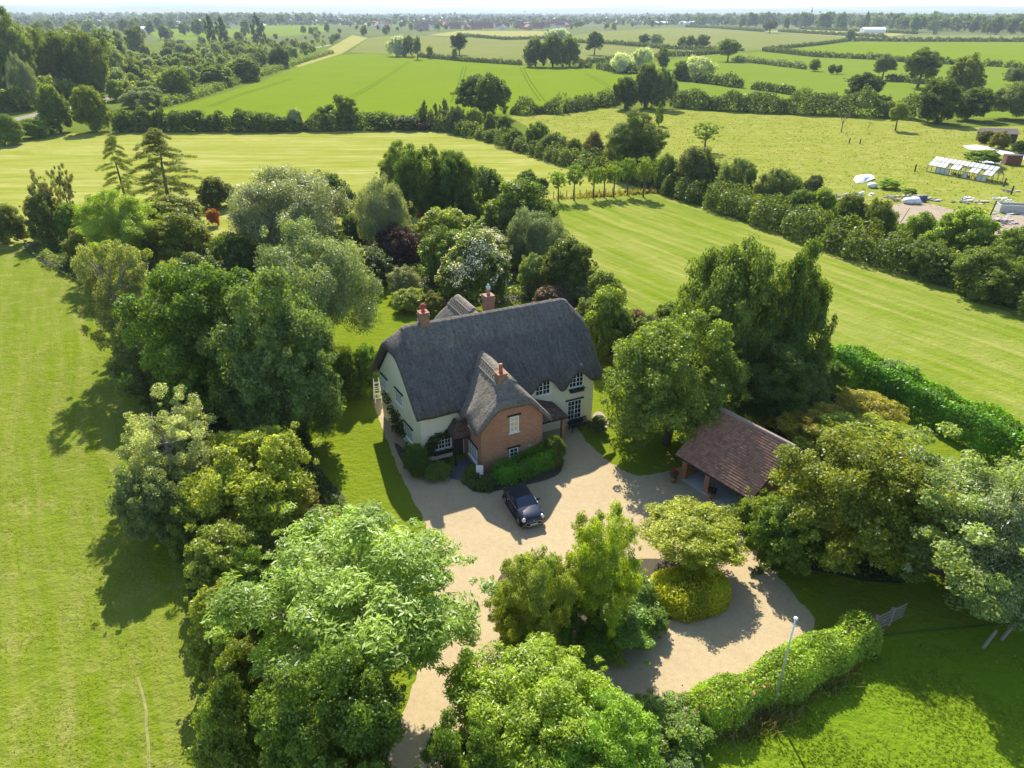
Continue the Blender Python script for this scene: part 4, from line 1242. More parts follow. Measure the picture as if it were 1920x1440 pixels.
# ------------------------------------------------------------------ garden things
b0 = Wd(12.95, -0.85)
bench = empty('bench', (b0[0], b0[1], 0.05), TH, 'black slatted garden bench under the lower right window', 'bench')
mb = MB()
for k in range(4): mb.box(-.8, .8, -.24 + k * .13, -.14 + k * .13, .42, .45)
mb.obj('seat', M['black'], bench)
mb = MB(); mb.box(-.8, .8, .29, .33, .86, .93).box(-.8, .8, .29, .33, .50, .55)
for k in range(13): mb.box(-.78 + k * .128, -.73 + k * .128, .295, .325, .55, .86)
mb.obj('backrest', M['black'], bench)
for sx in (-.76, .76):
    for y in (-.22, .30): MB().box(sx - .03, sx + .03, y - .03, y + .03, 0, .42 if y > 0 else .62).obj('leg', M['black'], bench)
    MB().box(sx - .035, sx + .035, -.28, .29, .622, .66).obj('armrest', M['black'], bench)

lp = G(709, 752)
lad = empty('step_ladder', (lp[0], lp[1], 0.04), R_(20), 'white folding wooden trestle leaning by the far left corner of the cottage', 'trestle')
for sy, nm in ((-.45, 'front_frame'), (.45, 'rear_frame')):
    mb = MB()
    for sx in (-.3, .3): mb.bar((sx, sy, 0), (sx * .7, 0.02 * (1 if sy > 0 else -1), 2.2), .06)
    for k in range(1, 5): f = k / 5; mb.bar((-.3 + .09 * f, sy * (1 - f), 2.2 * f), (.3 - .09 * f, sy * (1 - f), 2.2 * f), .05)
    mb.obj(nm, M['white'], lad)

sp_ = G(900, 902)
sg = empty('sign_board', (sp_[0], sp_[1], 0.05), R_(-5), 'small blank white board on a post by the brick corner', 'sign')
MB().box(-.03, .03, -.03, .03, 0, 1.0).obj('post', M['white'], sg)
MB().box(-.26, .26, -.055, -.032, .55, 1.35).obj('board', M['white'], sg)

fp = G(1449, 1330)
pole = empty('flagpole', (fp[0], fp[1], 0), 0, 'slim galvanised pole with a round white top beside the rose hedge', 'pole')
MB().tube([(0, 0, 0), (0, 0, 3.0), (0, 0, 5.95)], [.055, .05, .038], 10).obj('shaft', M['steel'], pole, True)
MB().ball((0, 0, 6.02), .10, 12, 8, .8).obj('finial', M['white'], pole, True)

# field gate and posts at the right
ga = G(1634, 1188); gb = G(1692, 1160)
gr_ = math.atan2(gb[1] - ga[1], gb[0] - ga[0]); gl_ = math.dist(ga[:2], gb[:2])
gate = empty('field_gate', (ga[0], ga[1], 0.0), gr_, 'weathered five bar timber gate at the end of the rose hedge', 'gate')
mb = MB()
for z in (.25, .48, .70, .92, 1.15): mb.box(.1, gl_ - .05, -.02, .02, z - .045, z + .045)
mb.bar((.12, .03, .25), (gl_ - .1, .03, 1.15), .03, .08)
mb.obj('bars', M['wood'], gate)
for x in (0.0, gl_ * .52): MB().box(x - .08, x + .08, -.08, .08, 0, 1.35).obj('gate_post', M['wood'], gate)
for i, (px, lab, h, ln) in enumerate((((1842, 1215), 'leaning bleached fence stake under the large right hand tree', 1.3, .35), ((1876, 1200), 'paler leaning stake right of its neighbour by the large right hand tree', 1.4, .45), ((1592, 269), 'short dark fence post alone in the meadow, left of a pair', 1.3, 0), ((1612, 270), 'short dark fence post in the meadow, right of a pair', 1.3, .05), ((1715, 322), 'dark stump-like post left of the derelict greenhouse', 1.5, 0), ((1882, 350), 'brown post right of the derelict greenhouse', 1.6, 0), ((1895, 365), 'brown post near the right edge beyond the waste ground', 1.6, .1))):
    p = G(*px)
    MB().tube([(0, 0, -.1), (ln * .5, 0, h * .5), (ln, 0, h)], [.10, .09, .07] if px[1] > 1000 else [.16, .16, .15], 7).obj('fence_post', M['wood'] if px[1] > 1000 else M['darkwood'], None, loc=p)
    tag(C.objects[-1], lab, 'post')
p = G(1850, 418)
MB().tube([(0, 0, 0), (.5, 0, 3.4), (.55, 0, 3.5)], [.11, .1, .1], 7).bar((.15, 0, 2.9), (.85, .1, 3.05), .08).obj('telegraph_stub', M['darkwood'], None, loc=p); tag(C.objects[-1], 'leaning cut off timber pole with a cross piece by the waste ground', 'pole')
p = G(1688, 418)
MB().tube([(0, 0, 0), (.9, 0, 2.4)], [.07, .05], 6).obj('leaning_stake', M['wood'], None, loc=p); tag(C.objects[-1], 'thin stick leaning beside the bare brown ground', 'stake')
p = G(328, 77)
MB().tube([(0, 0, 0), (0, 0, 10)], [.22, .16], 6).box(-.9, .9, -.08, .08, 9.1, 9.3).obj('utility_pole', M['wood'], None, loc=p); tag(C.objects[-1], 'lone wooden utility pole in the small field left of the poplars', 'utility pole')

# derelict greenhouse
ga = G(1737, 322); gb = G(1856, 344)
gr_ = math.atan2(gb[1] - ga[1], gb[0] - ga[0]); gl_ = math.dist(ga[:2], gb[:2])
gh = empty('greenhouse', (ga[0], ga[1], 0), gr_, 'long derelict greenhouse with missing panes in the rough meadow', 'greenhouse')
gwid = 4.2; fr = MB(); pn = MB(); rng = random.Random(3); nb = 14
for i in range(nb + 1):
    x = gl_ * i / nb
    fr.bar((x, 0, 0), (x, 0, 1.3), .09); fr.bar((x, 0, 1.3), (x, gwid / 2, 2.9), .09); fr.bar((x, gwid / 2, 2.9), (x, gwid, 1.3), .09); fr.bar((x, gwid, 1.3), (x, gwid, 0), .09)
for y, z in ((0, 1.3), (gwid / 2, 2.9), (gwid, 1.3), (0, .1), (gwid / 4, 2.1)): fr.bar((0, y, z), (gl_, y, z), .11)
fr.obj('frame', M['wood'], gh)
for i in range(nb):
    x0 = gl_ * i / nb + .06; x1 = gl_ * (i + 1) / nb - .06
    for ya, za, yb, zb in ((.02, 1.36, gwid / 4 - .03, 2.12), (gwid / 4 + .05, 2.2, gwid / 2 - .05, 2.9), (gwid / 2 + .05, 2.9, gwid - .05, 1.36)):
        if ya < .1 and i in (4, 7, 8, 11): continue
        if rng.random() < .06: continue
        pn.add([(x0, ya, za + .07), (x1, ya, za + .07), (x1, yb, zb + .07), (x0, yb, zb + .07)], [(0, 1, 2, 3)])
    if rng.random() < .6: pn.add([(x0, -.02, .15), (x1, -.02, .15), (x1, -.02, 1.25), (x0, -.02, 1.25)], [(0, 1, 2, 3)])
pn.obj('panes', mat_plain('clouded_glass', (0.42, 0.46, 0.44), 0.35, var=0.35, scale=0.7), gh)

def heap(px, w_, dp, h, mat, label, seed, name='rubble_heap', n=60, cat='rubble'):
    rng = random.Random(seed); mb = MB(); p = G(*px)
    for _ in range(n):
        a = rng.uniform(0, 2 * PI); q = rng.random() ** .6
        x, y = math.cos(a) * q * w_ / 2, math.sin(a) * q * dp / 2
        z = h * (1 - q) * rng.uniform(.3, 1); s = rng.uniform(.12, .55); e = rng.uniform(.04, .2)
        mb.bar((x - s, y, z), (x + s * math.cos(a), y + s * math.sin(a), z + rng.uniform(-.1, .25)), s, e)
    mb.obj(name, mat, None, loc=p)
    return tag(C.objects[-1], label, cat, None, 'stuff')
heap((1585, 372), 8, 5, .9, M['rubble'], 'grey rubble heap behind the hedge bushes', 1)
heap((1708, 374), 11, 5, .9, M['rubble'], 'long heap of broken stone beside white sacks', 2, n=110)
heap((1812, 378), 6, 3, .4, M['concrete'], 'scatter of pale slabs right of the stone heap', 3, n=26)
heap((1870, 417), 7, 4, .8, M['rubble'], 'grey rubble pile at the right edge behind the bushes', 4)
rg = random.Random(21)
for k in range(9):
    px = (rg.uniform(1600, 1900), rg.uniform(356, 400))
    heap(px, rg.uniform(2, 4), rg.uniform(1, 2), rg.uniform(.2, .5), M[rg.choice(['concrete', 'rubble', 'sheet'])], 'small scatter of pale debris on the waste ground', 60 + k, 'debris_scatter', 14, 'debris')
heap((1885, 403), 9, 2, .3, M['concrete'], 'row of pale concrete lengths near the tank', 5, n=24)
def sheet(px, label, h=0.25, name='white_sheet', mat='sheet', cat='sheeting'):
    P = [G(*q) for q in px]; cx = sum(p[0] for p in P) / len(P); cy_ = sum(p[1] for p in P) / len(P)
    rng = random.Random(px[0][0])
    vs = [(0, 0, h)]; fs = []; n = len(P)
    for r, zz in ((.55, h), (1.0, 0.02)):
        for p in P: vs.append(((p[0] - cx) * r, (p[1] - cy_) * r, max(.02, zz + rng.uniform(-.6, .6) * h)))
    for i in range(n):
        fs += [(0, 1 + i, 1 + (i + 1) % n), (1 + i, 1 + n + i, 1 + n + (i + 1) % n, 1 + (i + 1) % n)]
    mb = MB(); mb.v = vs; mb.f = fs
    mb.obj(name, M[mat], None, loc=(cx, cy_, .06)); return tag(C.objects[-1], label, cat)
sheet([(1600, 338), (1604, 331), (1625, 332), (1638, 330), (1640, 337), (1620, 343), (1606, 344)], 'white plastic sheet on the grass behind the bushes', .5)
sheet([(1548, 388), (1552, 378), (1566, 374), (1568, 380), (1560, 390)], 'small white sheet half hidden by the hedge bushes', .6)
sheet([(1805, 274), (1830, 272), (1870, 279), (1925, 292), (1925, 301), (1890, 293), (1850, 285), (1815, 280)], 'long pale concrete strip right of the meadow', .10, 'concrete_strip', 'sheet', 'slab')
sheet([(1820, 299), (1845, 297), (1882, 300), (1875, 308), (1848, 307)], 'short white slab before the rusty container', .12, 'concrete_slab', 'sheet', 'slab')
for px, lab, s in (((1635, 352), 'dirty white sack behind the bushes beside the grey rubble', 1.0), ((1702, 382), 'white sack at the left of the stone heap', 1.1), ((1713, 382), 'bulging white sack touching its neighbour by the stone heap', 1.2)):
    p = G(*px); mb = MB().ball((0, 0, .45 * s), .9 * s, 12, 8, .62).ball((.5, .2, .35), .6 * s, 10, 6, .6)
    mb.obj('white_sack', M['sheet'], None, True, loc=p); tag(C.objects[-1], lab, 'sack')
p = G(1730, 378); MB().box(-.5, .5, -.4, .4, 0, 1.1).obj('blue_drum', M['bluebag'], None, loc=p, bevel=.12); tag(C.objects[-1], 'dark blue plastic drum by the stone heap', 'drum')
p = G(1900, 400); t = empty('water_tank', p, R_(-12), 'pale square concrete tank at the right edge by the bare ground', 'tank')
MB().box(-2.2, 2.2, -.05, .1, 0, 1.3).box(-2.2, 2.2, 2.1, 2.25, 0, 1.3).box(-2.2, -2.05, .103, 2.097, 0, 1.3).box(2.05, 2.2, .103, 2.097, 0, 1.3).obj('shell', M['concrete'], t)
MB().box(-2.04, 2.04, .11, 2.09, 0, .7).obj('water', M['glass'], t)
p = G(1899, 310); t = empty('rusty_container', p, R_(-8), 'rusty brown metal container beside the white slab', 'container')
mb = MB(); mb.box(-1.6, 1.6, 0, 2.0, .1, 2.0)
for k in range(12): mb.box(-1.5 + k * .26, -1.4 + k * .26, -.05, -.003, .2, 1.9)
mb.obj('shell', M['rust'], t); MB().box(-1.65, 1.65, -.06, 2.06, 2.003, 2.1).obj('lid', M['darkwood'], t)
p = G(1872, 268); t = empty('shed', p, R_(-10), 'dark low shed with a pale roof edge behind round bushes', 'shed')
MB().box(-4, 4, 0, 4, 0, 2.2).obj('wall', M['darkwood'], t); MB().prism([(-.4, 2.25), (4.4, 2.25), (2, 3.3)], 'x', -4.3, 4.3).obj('roof', mat_plain('felt_roof', (.14, .11, .10), .9), t)
# ------------------------------------------------------------------ trees and shrubs near the cottage
T = tree; S = shrub
def bare(px, h, sp, label, seed):
    """leafless tree: forked limbs and fine twigs in one piece"""
    rng = random.Random(seed); mb = MB(); p = G(*px)
    def limb(a, d, l, r, lev):
        e = a + d * l
        mb.tube([a, a.lerp(e, .5) + Vector((rng.uniform(-.05, .05) * l, rng.uniform(-.05, .05) * l, 0)), e], [r, r * .8, r * .55], 5)
        if lev == 0: return
        for _ in range(3 if lev > 1 else 4):
            dd = (d + Vector((rng.uniform(-1, 1), rng.uniform(-1, 1), rng.uniform(-.1, .6))) * (sp / h) * 1.9).normalized()
            limb(a.lerp(e, rng.uniform(.6, 1.0)), dd, l * rng.uniform(.55, .8), r * .5, lev - 1)
    limb(Vector((0, 0, -.1)), Vector((0, 0, 1)), h * .33, h * .03, 4)
    mb.obj('dead_tree', mat_bark('dead_bark', (0.26, 0.17, 0.11)), None, loc=p)
    return tag(C.objects[-1], label, 'tree')
# foreground
T((425, 930, 915, 1320), 3.2, 'ash', (0.105, 0.170, 0.046), 'large feathery pale green ash tree left of the drive mouth', 'ash_tree', vi=0, nlimb=16)
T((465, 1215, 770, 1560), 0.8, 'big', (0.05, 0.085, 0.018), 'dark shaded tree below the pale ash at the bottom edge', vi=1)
T((840, 1192, 1180, 1500), 1.5, 'bright', BG, 'bright green drooping tree at the bottom edge right of the drive mouth', 'walnut_tree', nlimb=12)
T((985, 1285, 1260, 1560), 0.8, 'bright', (0.10, 0.175, 0.022), 'second bright green drooping tree at the bottom edge, lower right of its taller neighbour', 'walnut_tree')
T((795, 1340, 975, 1560), 0.5, 'big', MG, 'dark green bushy tree at the bottom edge between drive and bright walnut', vi=0)
S((1170, 1300, 1335, 1425), 'low', MG, 'mid green shrub at the left end of the rose hedge', 'shrub', vi=0)
S((1215, 1385, 1330, 1480), 'low', DG, 'dark shrub at the bottom edge below the left end of the rose hedge', vi=1)
S((1110, 1400, 1235, 1500), 'low', OL, 'olive shrub at the bottom edge beside the walnut trees', vi=0)
# island in the drive
T((1048, 948, 1212, 1200), 0.3, 'ash', (0.112, 0.168, 0.020), 'upright bright green tree in the middle of the drive island', vi=0)
T((915, 1012, 1080, 1225), 0.6, 'ash', (0.088, 0.125, 0.030), 'sparse airy tree on the left of the drive island', vi=1)
S((1000, 1050, 1110, 1200), 'midfine', (0.085, 0.115, 0.032), 'loose reddish green shrub between the two island trees', vi=1)
S((925, 1095, 1010, 1215), 'midfine', (0.080, 0.120, 0.030), 'loose green shrub under the sparse island tree', vi=0)
S((1065, 1115, 1245, 1225), 'low', (0.06, 0.115, 0.02), 'dense low green shrub at the front of the drive island', vi=1)
S((985, 1120, 1095, 1225), 'low', MG, 'mid green shrub at the left foot of the sparse island tree', vi=0)
S((1130, 1070, 1235, 1165), 'midfine', (0.075, 0.12, 0.035), 'greyish green shrub with white flowers between island tree and golden bush')
wf = C.objects[-1]; add_flowers(wf, 5, 160, 0.09, (0.75, 0.75, 0.72), 0.1)
T((1195, 922, 1408, 1072), 1.0, 'midfine', (0.155, 0.175, 0.028), 'yellow green laburnum tree standing over the golden bush', 'laburnum_tree', thick=.12)
hedge([G(1216, 1126), G(1362, 1116)], 1.6, 3.6, 0.11, (0.185, 0.185, 0.010), 'rounded golden yellow bush at the right end of the drive island', 2.8, 0.02, seed=9, name='golden_bush', cat='bush')
S((930, 1150, 1010, 1240), 'low', (.08, .12, .025), 'small green shrub at the left edge of the drive island', vi=1)
S((1175, 1130, 1255, 1200), 'low', (.06, .10, .02), 'low dark green shrub joining the island shrubs to the golden bush', vi=0)
S((1075, 1180, 1175, 1245), 'low', (.09, .135, .03), 'light green low shrub along the front edge of the drive island', vi=1)
S((1375, 905, 1485, 1010), 'midfine', (.115, .145, .025), 'yellow green bush before the right hand garage bay', vi=0)
# right of the drive
T((1650, 828, 2060, 1160), 1.0, 'open', (0.098, 0.128, 0.046), 'large grey green airy tree at the right edge above the gate', 'willow_tree', vi=1, nlimb=18, bush=True)
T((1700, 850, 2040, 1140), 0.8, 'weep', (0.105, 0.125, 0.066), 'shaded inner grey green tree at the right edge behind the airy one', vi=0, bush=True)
T((1452, 798, 1768, 1092), 0.3, 'big', (0.085, 0.112, 0.018), 'broad dense green tree in front of the right end of the garage', vi=2, bush=True)
T((1500, 775, 1735, 900), 1.0, 'mid', (0.115, 0.135, 0.022), 'yellow tinged spreading tree between the garage and the clipped hedge', vi=1)
T((1440, 742, 1610, 842), 1.4, 'midfine', OG, 'orange tipped sumac tree behind the garage roof', 'sumac_tree')
T((1560, 738, 1700, 800), 1.4, 'midfine', (0.16, 0.14, 0.026), 'orange tipped sumac tree nearer to the clipped hedge', 'sumac_tree')
S((1398, 930, 1535, 1090), 'mid', MG, 'green shrub at the drive edge under the broad garage tree', vi=0)
T((1133, 586, 1390, 862), 0.6, 'big', (0.066, 0.100, 0.030), 'big round tree on the lawn right of the cottage', 'round_tree', vi=0, bush=True)
T((1262, 442, 1480, 800), 0.3, 'big', (0.055, 0.086, 0.028), 'tall dark double topped tree behind the garage, left top', 'broadleaf_tree', vi=2, bush=True)
T((1405, 474, 1562, 790), 0.3, 'big', (0.045, 0.075, 0.022), 'tall dark tree behind the garage, lower right top', 'broadleaf_tree', vi=1, bush=True)
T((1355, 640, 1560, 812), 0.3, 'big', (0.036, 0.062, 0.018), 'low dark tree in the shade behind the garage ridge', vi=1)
S((1500, 660, 1590, 740), 'low', MG, 'green shrub at the left end of the clipped hedge', vi=0)
# clipped hedge and rose hedge
hedge([G(1548, 690), G(1640, 735), G(1740, 788), G(1850, 845), G(1960, 905), G(2060, 965)], 3.0, 2.6, 0.20, (0.050, 0.120, 0.014), 'long clipped green beech hedge along the mown field', 2.6, 0.06, True, seed=2)
S((1625, 672, 1735, 752), 'low', (0.085, 0.12, 0.045), 'pale green shrub growing into the middle of the clipped hedge', vi=1)
rose_pts = [G(1288, 1352), G(1345, 1338), G(1440, 1298), G(1530, 1250), G(1590, 1218), G(1630, 1200)]
rh = hedge(rose_pts, 1.8, 2.2, 0.12, (0.100, 0.160, 0.030), 'rose hedge with pink flowers beside the pole', 2.8, 0.10, seed=3, name='rose_hedge')
rng = np.random.default_rng(8)
rp = np.array([p[:2] for p in rose_pts]); k = rng.integers(0, 5, 260); fq = rng.random(260)[:, None]
q = rp[k] + (rp[k + 1] - rp[k]) * fq + rng.uniform(-.75, .75, (260, 2))
P = np.concatenate([q, (1.1 + rng.random(260) * .55)[:, None]], 1) - np.array(rh.location)
V, F = leaf_mesh_arrays(rng, P, rng.normal(size=P.shape) * .4 + np.array([0, -.4, .8]), .11, .10)
fo = link('blossom', np_mesh('blossom', V, F, M['whiteflower'], rng.random(260)), rh); fo.color = (0.42, 0.10, 0.22, 1)

# left belt along the paddock
T((255, 478, 535, 815), 0.6, 'big', (0.052, 0.092, 0.020), 'big dark green tree left of the cottage lawn, upper crown', vi=2, bush=True)
T((385, 525, 648, 865), 0.4, 'big', (0.066, 0.098, 0.036), 'big mottled green tree overhanging the lawn left of the cottage', vi=1, bush=True)
T((330, 600, 500, 800), 0.4, 'big', (0.050, 0.085, 0.020), 'dark tree filling the gap between the two big left hand trees', vi=0, bush=True)
T((462, 418, 708, 660), 0.6, 'weep', (0.105, 0.130, 0.066), 'grey green weeping willow behind the left lawn', 'willow_tree', vi=1)
T((410, 305, 650, 490), 0.8, 'weep', (0.100, 0.115, 0.070), 'broad silver grey tree at the back of the left belt', vi=0)
T((662, 328, 770, 475), 0.5, 'weep', (0.125, 0.140, 0.080), 'tall pale birch before the mown strip', 'birch_tree', bark=BARK_PALE)
T((140, 455, 305, 680), 0.8, 'open', (0.105, 0.120, 0.052), 'thin greyish birch leaning over the left paddock', 'birch_tree', vi=0, bark=BARK_PALE, nlimb=26)
S((205, 575, 350, 770), 'midfine', (0.075, 0.092, 0.034), 'brownish green undergrowth below the leaning birch', vi=1)
T((215, 480, 345, 640), 0.3, 'open', (0.085, 0.115, 0.035), 'loose green tree between the leaning birch and the big dark tree', vi=1)
T((150, 352, 292, 500), 0.6, 'feather', (0.115, 0.165, 0.036), 'light green feathery tree at the top of the left belt', vi=1)
S((247, 360, 388, 455), 'mid', (0.085, 0.095, 0.016), 'dark yellow green dome shaped tree, upper of two', 'yew_tree', vi=0, cat='tree')
S((258, 395, 405, 510), 'mid', (0.095, 0.105, 0.016), 'dark yellow green dome shaped tree, lower and nearer of two', 'yew_tree', vi=1, cat='tree')
S((386, 387, 413, 427), 'midfine', (0.15, 0.045, 0.020), 'orange red shrub beside the silver grey tree', 'shrub')
S((368, 333, 445, 395), 'mid', (0.07, 0.075, 0.018), 'dark olive bush behind the orange red shrub', vi=2)
T((222, 242, 378, 380), 1.5, 'layer', (0.060, 0.085, 0.022), 'old conifer with flat open boughs standing against the mown strip', 'conifer_tree', vi=0, nlimb=0, thick=.28)
T((178, 255, 265, 375), 1.2, 'layer', (0.095, 0.120, 0.035), 'paler thin conifer left of the old flat boughed one', 'conifer_tree', vi=1, nlimb=0, thick=.2)
T((58, 308, 112, 440), 0.5, 'wispy', (0.085, 0.085, 0.045), 'half bare thin tree at the far left of the belt', vi=0, nlimb=22, thick=.16, rzmin=.3)
T((100, 308, 142, 410), 0.5, 'wispy', (0.085, 0.090, 0.045), 'second half bare thin tree, right of the first at the far left', vi=1, nlimb=18, thick=.13)
S((48, 358, 118, 462), 'mid', (0.055, 0.072, 0.022), 'dark bush below the half bare thin trees', vi=1)
S((-20, 385, 50, 465), 'mid', (0.06, 0.085, 0.025), 'dark bush at the left edge of the paddock top', vi=2)
S((100, 378, 160, 462), 'mid', MG, 'green bush between the thin trees and the feathery tree', vi=0)
T((222, 732, 415, 925), 1.4, 'open', (0.165, 0.185, 0.110), 'sparse silvery tree with pale twigs beside the paddock', vi=1, bark=BARK_PALE, nlimb=24)
S((205, 845, 370, 1040), 'midfine', (0.085, 0.105, 0.050), 'grey green bush at the foot of the silvery tree')
T((335, 785, 605, 1035), 0.0, 'midfine', (0.145, 0.165, 0.034), 'yellow green rounded tree left of the drive', bush=True)
T((425, 890, 620, 1040), 0.0, 'mid', (0.130, 0.120, 0.024), 'orange tinged bushy tree at the right of the yellow green one', vi=0, bush=True)
S((335, 965, 500, 1140), 'mid', (0.105, 0.122, 0.032), 'orange tipped bush above the long shadow on the paddock', vi=0)
S((352, 1075, 515, 1270), 'mid', (0.095, 0.122, 0.030), 'yellow green bush below the orange tipped one at the paddock edge', vi=1)
S((385, 1190, 520, 1350), 'mid', (0.110, 0.118, 0.028), 'yellowish bush left of the pale ash', vi=1)
S((362, 1280, 520, 1500), 'low', (0.085, 0.125, 0.038), 'light leafy bush at the bottom edge by the paddock', vi=0)
S((420, 1040, 560, 1240), 'low', DG, 'dark bush between the pale ash and the orange tipped bush', vi=1)
fl = [((118, 425, 205, 500), 'mid', (.06, .085, .025), 'dark bush along the top of the paddock, left of the feathery tree'),
 ((150, 440, 262, 560), 'midfine', (.10, .14, .04), 'pale bush under the feathery tree'),
 ((300, 470, 425, 575), 'mid', (.05, .075, .02), 'dark green bush below the lower yellow green dome'),
 ((390, 430, 490, 540), 'mid', (.045, .07, .02), 'dark bush between the lower dome and the weeping willow'),
 ((560, 320, 668, 440), 'mid', (.055, .08, .028), 'dark green tree behind the silver grey tree'),
 ((632, 455, 742, 545), 'mid', (.045, .06, .022), 'added shrub, its dark colour standing in for the shadow below the pale birch'),  # added filler; dark leaf colour stands in for the shadow under the birch
 ((300, 545, 400, 640), 'mid', (.06, .09, .022), 'green bush at the left foot of the big dark tree'),
 ((300, 690, 420, 800), 'mid', (.045, .07, .02), 'dark bush behind the silvery tree'),
 ((365, 800, 470, 900), 'mid', (.05, .075, .022), 'dark bush between silvery and yellow green trees'),
 ((290, 930, 390, 1050), 'midfine', (.075, .095, .03), 'olive bush at the left of the yellow green tree'),
 ((430, 985, 520, 1090), 'mid', (.085, .10, .026), 'yellowish bush behind the pale ash'),
 ((395, 1220, 500, 1370), 'mid', (.06, .09, .024), 'green bush at the lower left of the pale ash')]
for b_, k_, c_, l_ in fl: S(b_, k_, c_, l_)
# back garden
fl = [((885, 395, 1000, 480), 'mid', (.07, .105, .028), 'mid green bush behind the big white rose'),
 ((1035, 500, 1105, 575), 'mid', (.06, .085, .03), 'dark green shrub left of the mottled one behind the thatch'),
 ((1065, 560, 1140, 650), 'mid', (.07, .09, .035), 'greyish shrub close behind the thatch hip'),
 ((1172, 585, 1262, 690), 'mid', (.05, .075, .02), 'dark bush behind the left of the big round tree'),
 ((1215, 560, 1290, 650), 'mid', (.06, .09, .025), 'mid green bush between the big round tree and the tall dark tree'),
 ((560, 430, 660, 520), 'mid', (.06, .085, .03), 'dark green bush behind the right of the weeping willow'),
 ((700, 345, 760, 430), 'midfine', (.09, .12, .05), 'pale green bush between the birch and the dark pair'),
 ((845, 370, 915, 440), 'mid', (.05, .08, .02), 'dark green bush in front of the right of the dark pair'),
 ((990, 405, 1060, 470), 'mid', (.05, .075, .02), 'dark bush at the back corner near the lawn field'),
 ((1120, 690, 1170, 745), 'mid', (.06, .09, .025), 'low bush at the right of the cottage by the lawn')]
for b_, k_, c_, l_ in fl[:-1]: S(b_, k_, c_, l_)
T((735, 277, 838, 430), 0.3, 'big', DG, 'very dark green tree behind the garden, left of a pair', vi=0)
T((800, 280, 898, 425), 0.3, 'big', (0.036, 0.066, 0.014), 'very dark green tree behind the garden, right of a pair', vi=2)
T((708, 272, 805, 380), 0.5, 'big', (0.065, 0.105, 0.030), 'mid green tree behind the left of the dark pair', vi=1)
T((872, 312, 952, 400), 0.5, 'mid', (0.045, 0.080, 0.022), 'small dark tree right of the dark pair', vi=1)
T((900, 340, 1050, 470), 0.3, 'mid', (0.048, 0.080, 0.022), 'spreading dark green tree at the right back of the garden', vi=2)
S((778, 372, 842, 428), 'mid', (0.085, 0.045, 0.055), 'dusky purple shrub in front of the dark pair', vi=0)
S((700, 420, 795, 510), 'mid', (0.050, 0.028, 0.026), 'dark copper leaved shrub beside the pale birch', vi=1)
S((768, 392, 900, 490), 'mid', (0.085, 0.120, 0.028), 'light green bushy tree in the middle of the garden', vi=2)
S((640, 395, 700, 470), 'mid', (0.05, 0.08, 0.03), 'dark green bush left of the pale birch', vi=0)
wr = S((818, 432, 968, 592), 'mid', (0.060, 0.090, 0.030), 'big rambling rose smothered in white flowers behind the cottage', 'rambling_rose'); add_flowers(wr, 6, 15000, 0.042, (0.80, 0.78, 0.70), -0.2)
wr = S((845, 424, 975, 520), 'midfine', (0.060, 0.090, 0.030), 'upper part rose bush thick with white flowers behind the big white rose', 'rambling_rose'); add_flowers(wr, 16, 9000, 0.040, (0.80, 0.78, 0.70), -0.1)
wr = S((785, 425, 900, 545), 'mid', (0.055, 0.090, 0.024), 'green shrub with few white flowers left of the big white rose', vi=1); add_flowers(wr, 7, 900, 0.034, (0.78, 0.76, 0.68), 0.0)
T((946, 388, 1056, 500), 0.3, 'weep', (0.090, 0.110, 0.050), 'grey green weeping tree right of the big white rose', vi=1)
S((968, 470, 1045, 560), 'midfine', (0.105, 0.125, 0.045), 'light green feathery shrub touching the big white rose')
T((1010, 442, 1115, 560), 0.2, 'mid', (0.050, 0.070, 0.020), 'dark rounded tree at the right corner of the back garden', vi=0)
S((1090, 505, 1172, 600), 'mid', (0.065, 0.095, 0.032), 'mottled green shrub behind the right end of the thatch', vi=1)
S((1082, 540, 1195, 690), 'mid', (0.075, 0.105, 0.032), 'large leafy shrub beside the right end of the thatch', vi=2)
S((1000, 530, 1075, 590), 'mid', (0.085, 0.060, 0.062), 'purple grey shrub just behind the thatch ridge', vi=0)
pf = S((1050, 525, 1115, 580), 'mid', (0.11, 0.12, 0.07), 'pale flowering shrub behind the thatch ridge', vi=1); add_flowers(pf, 9, 260, 0.08, (0.62, 0.55, 0.48), 0)
S((1150, 580, 1220, 640), 'mid', (0.070, 0.042, 0.046), 'dull purple shrub behind the big round tree', vi=2)
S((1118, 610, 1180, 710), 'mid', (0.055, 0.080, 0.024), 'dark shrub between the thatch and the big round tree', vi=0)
pf = S((720, 494, 790, 565), 'midfine', (0.105, 0.115, 0.075), 'pale feathery shrub at the back edge of the lawn'); add_flowers(pf, 10, 200, 0.06, (0.6, 0.55, 0.5), 0)
pf = S((728, 535, 800, 590), 'midfine', (0.105, 0.150, 0.045), 'border plant with whitish flowers on the back lawn', 'border_plant', cat='plant'); add_flowers(pf, 12, 180, 0.07, (0.7, 0.68, 0.6), 0)
S((785, 545, 842, 598), 'mid', (0.085, 0.095, 0.020), 'low yellowish shrub beside the rear thatched wing', vi=1)
S((655, 640, 722, 750), 'mid', (0.06, 0.105, 0.024), 'green shrub against the far left corner of the cottage', vi=0)
S((620, 650, 680, 760), 'mid', (0.048, 0.085, 0.020), 'dark shrub under the big mottled tree by the cottage', vi=2)
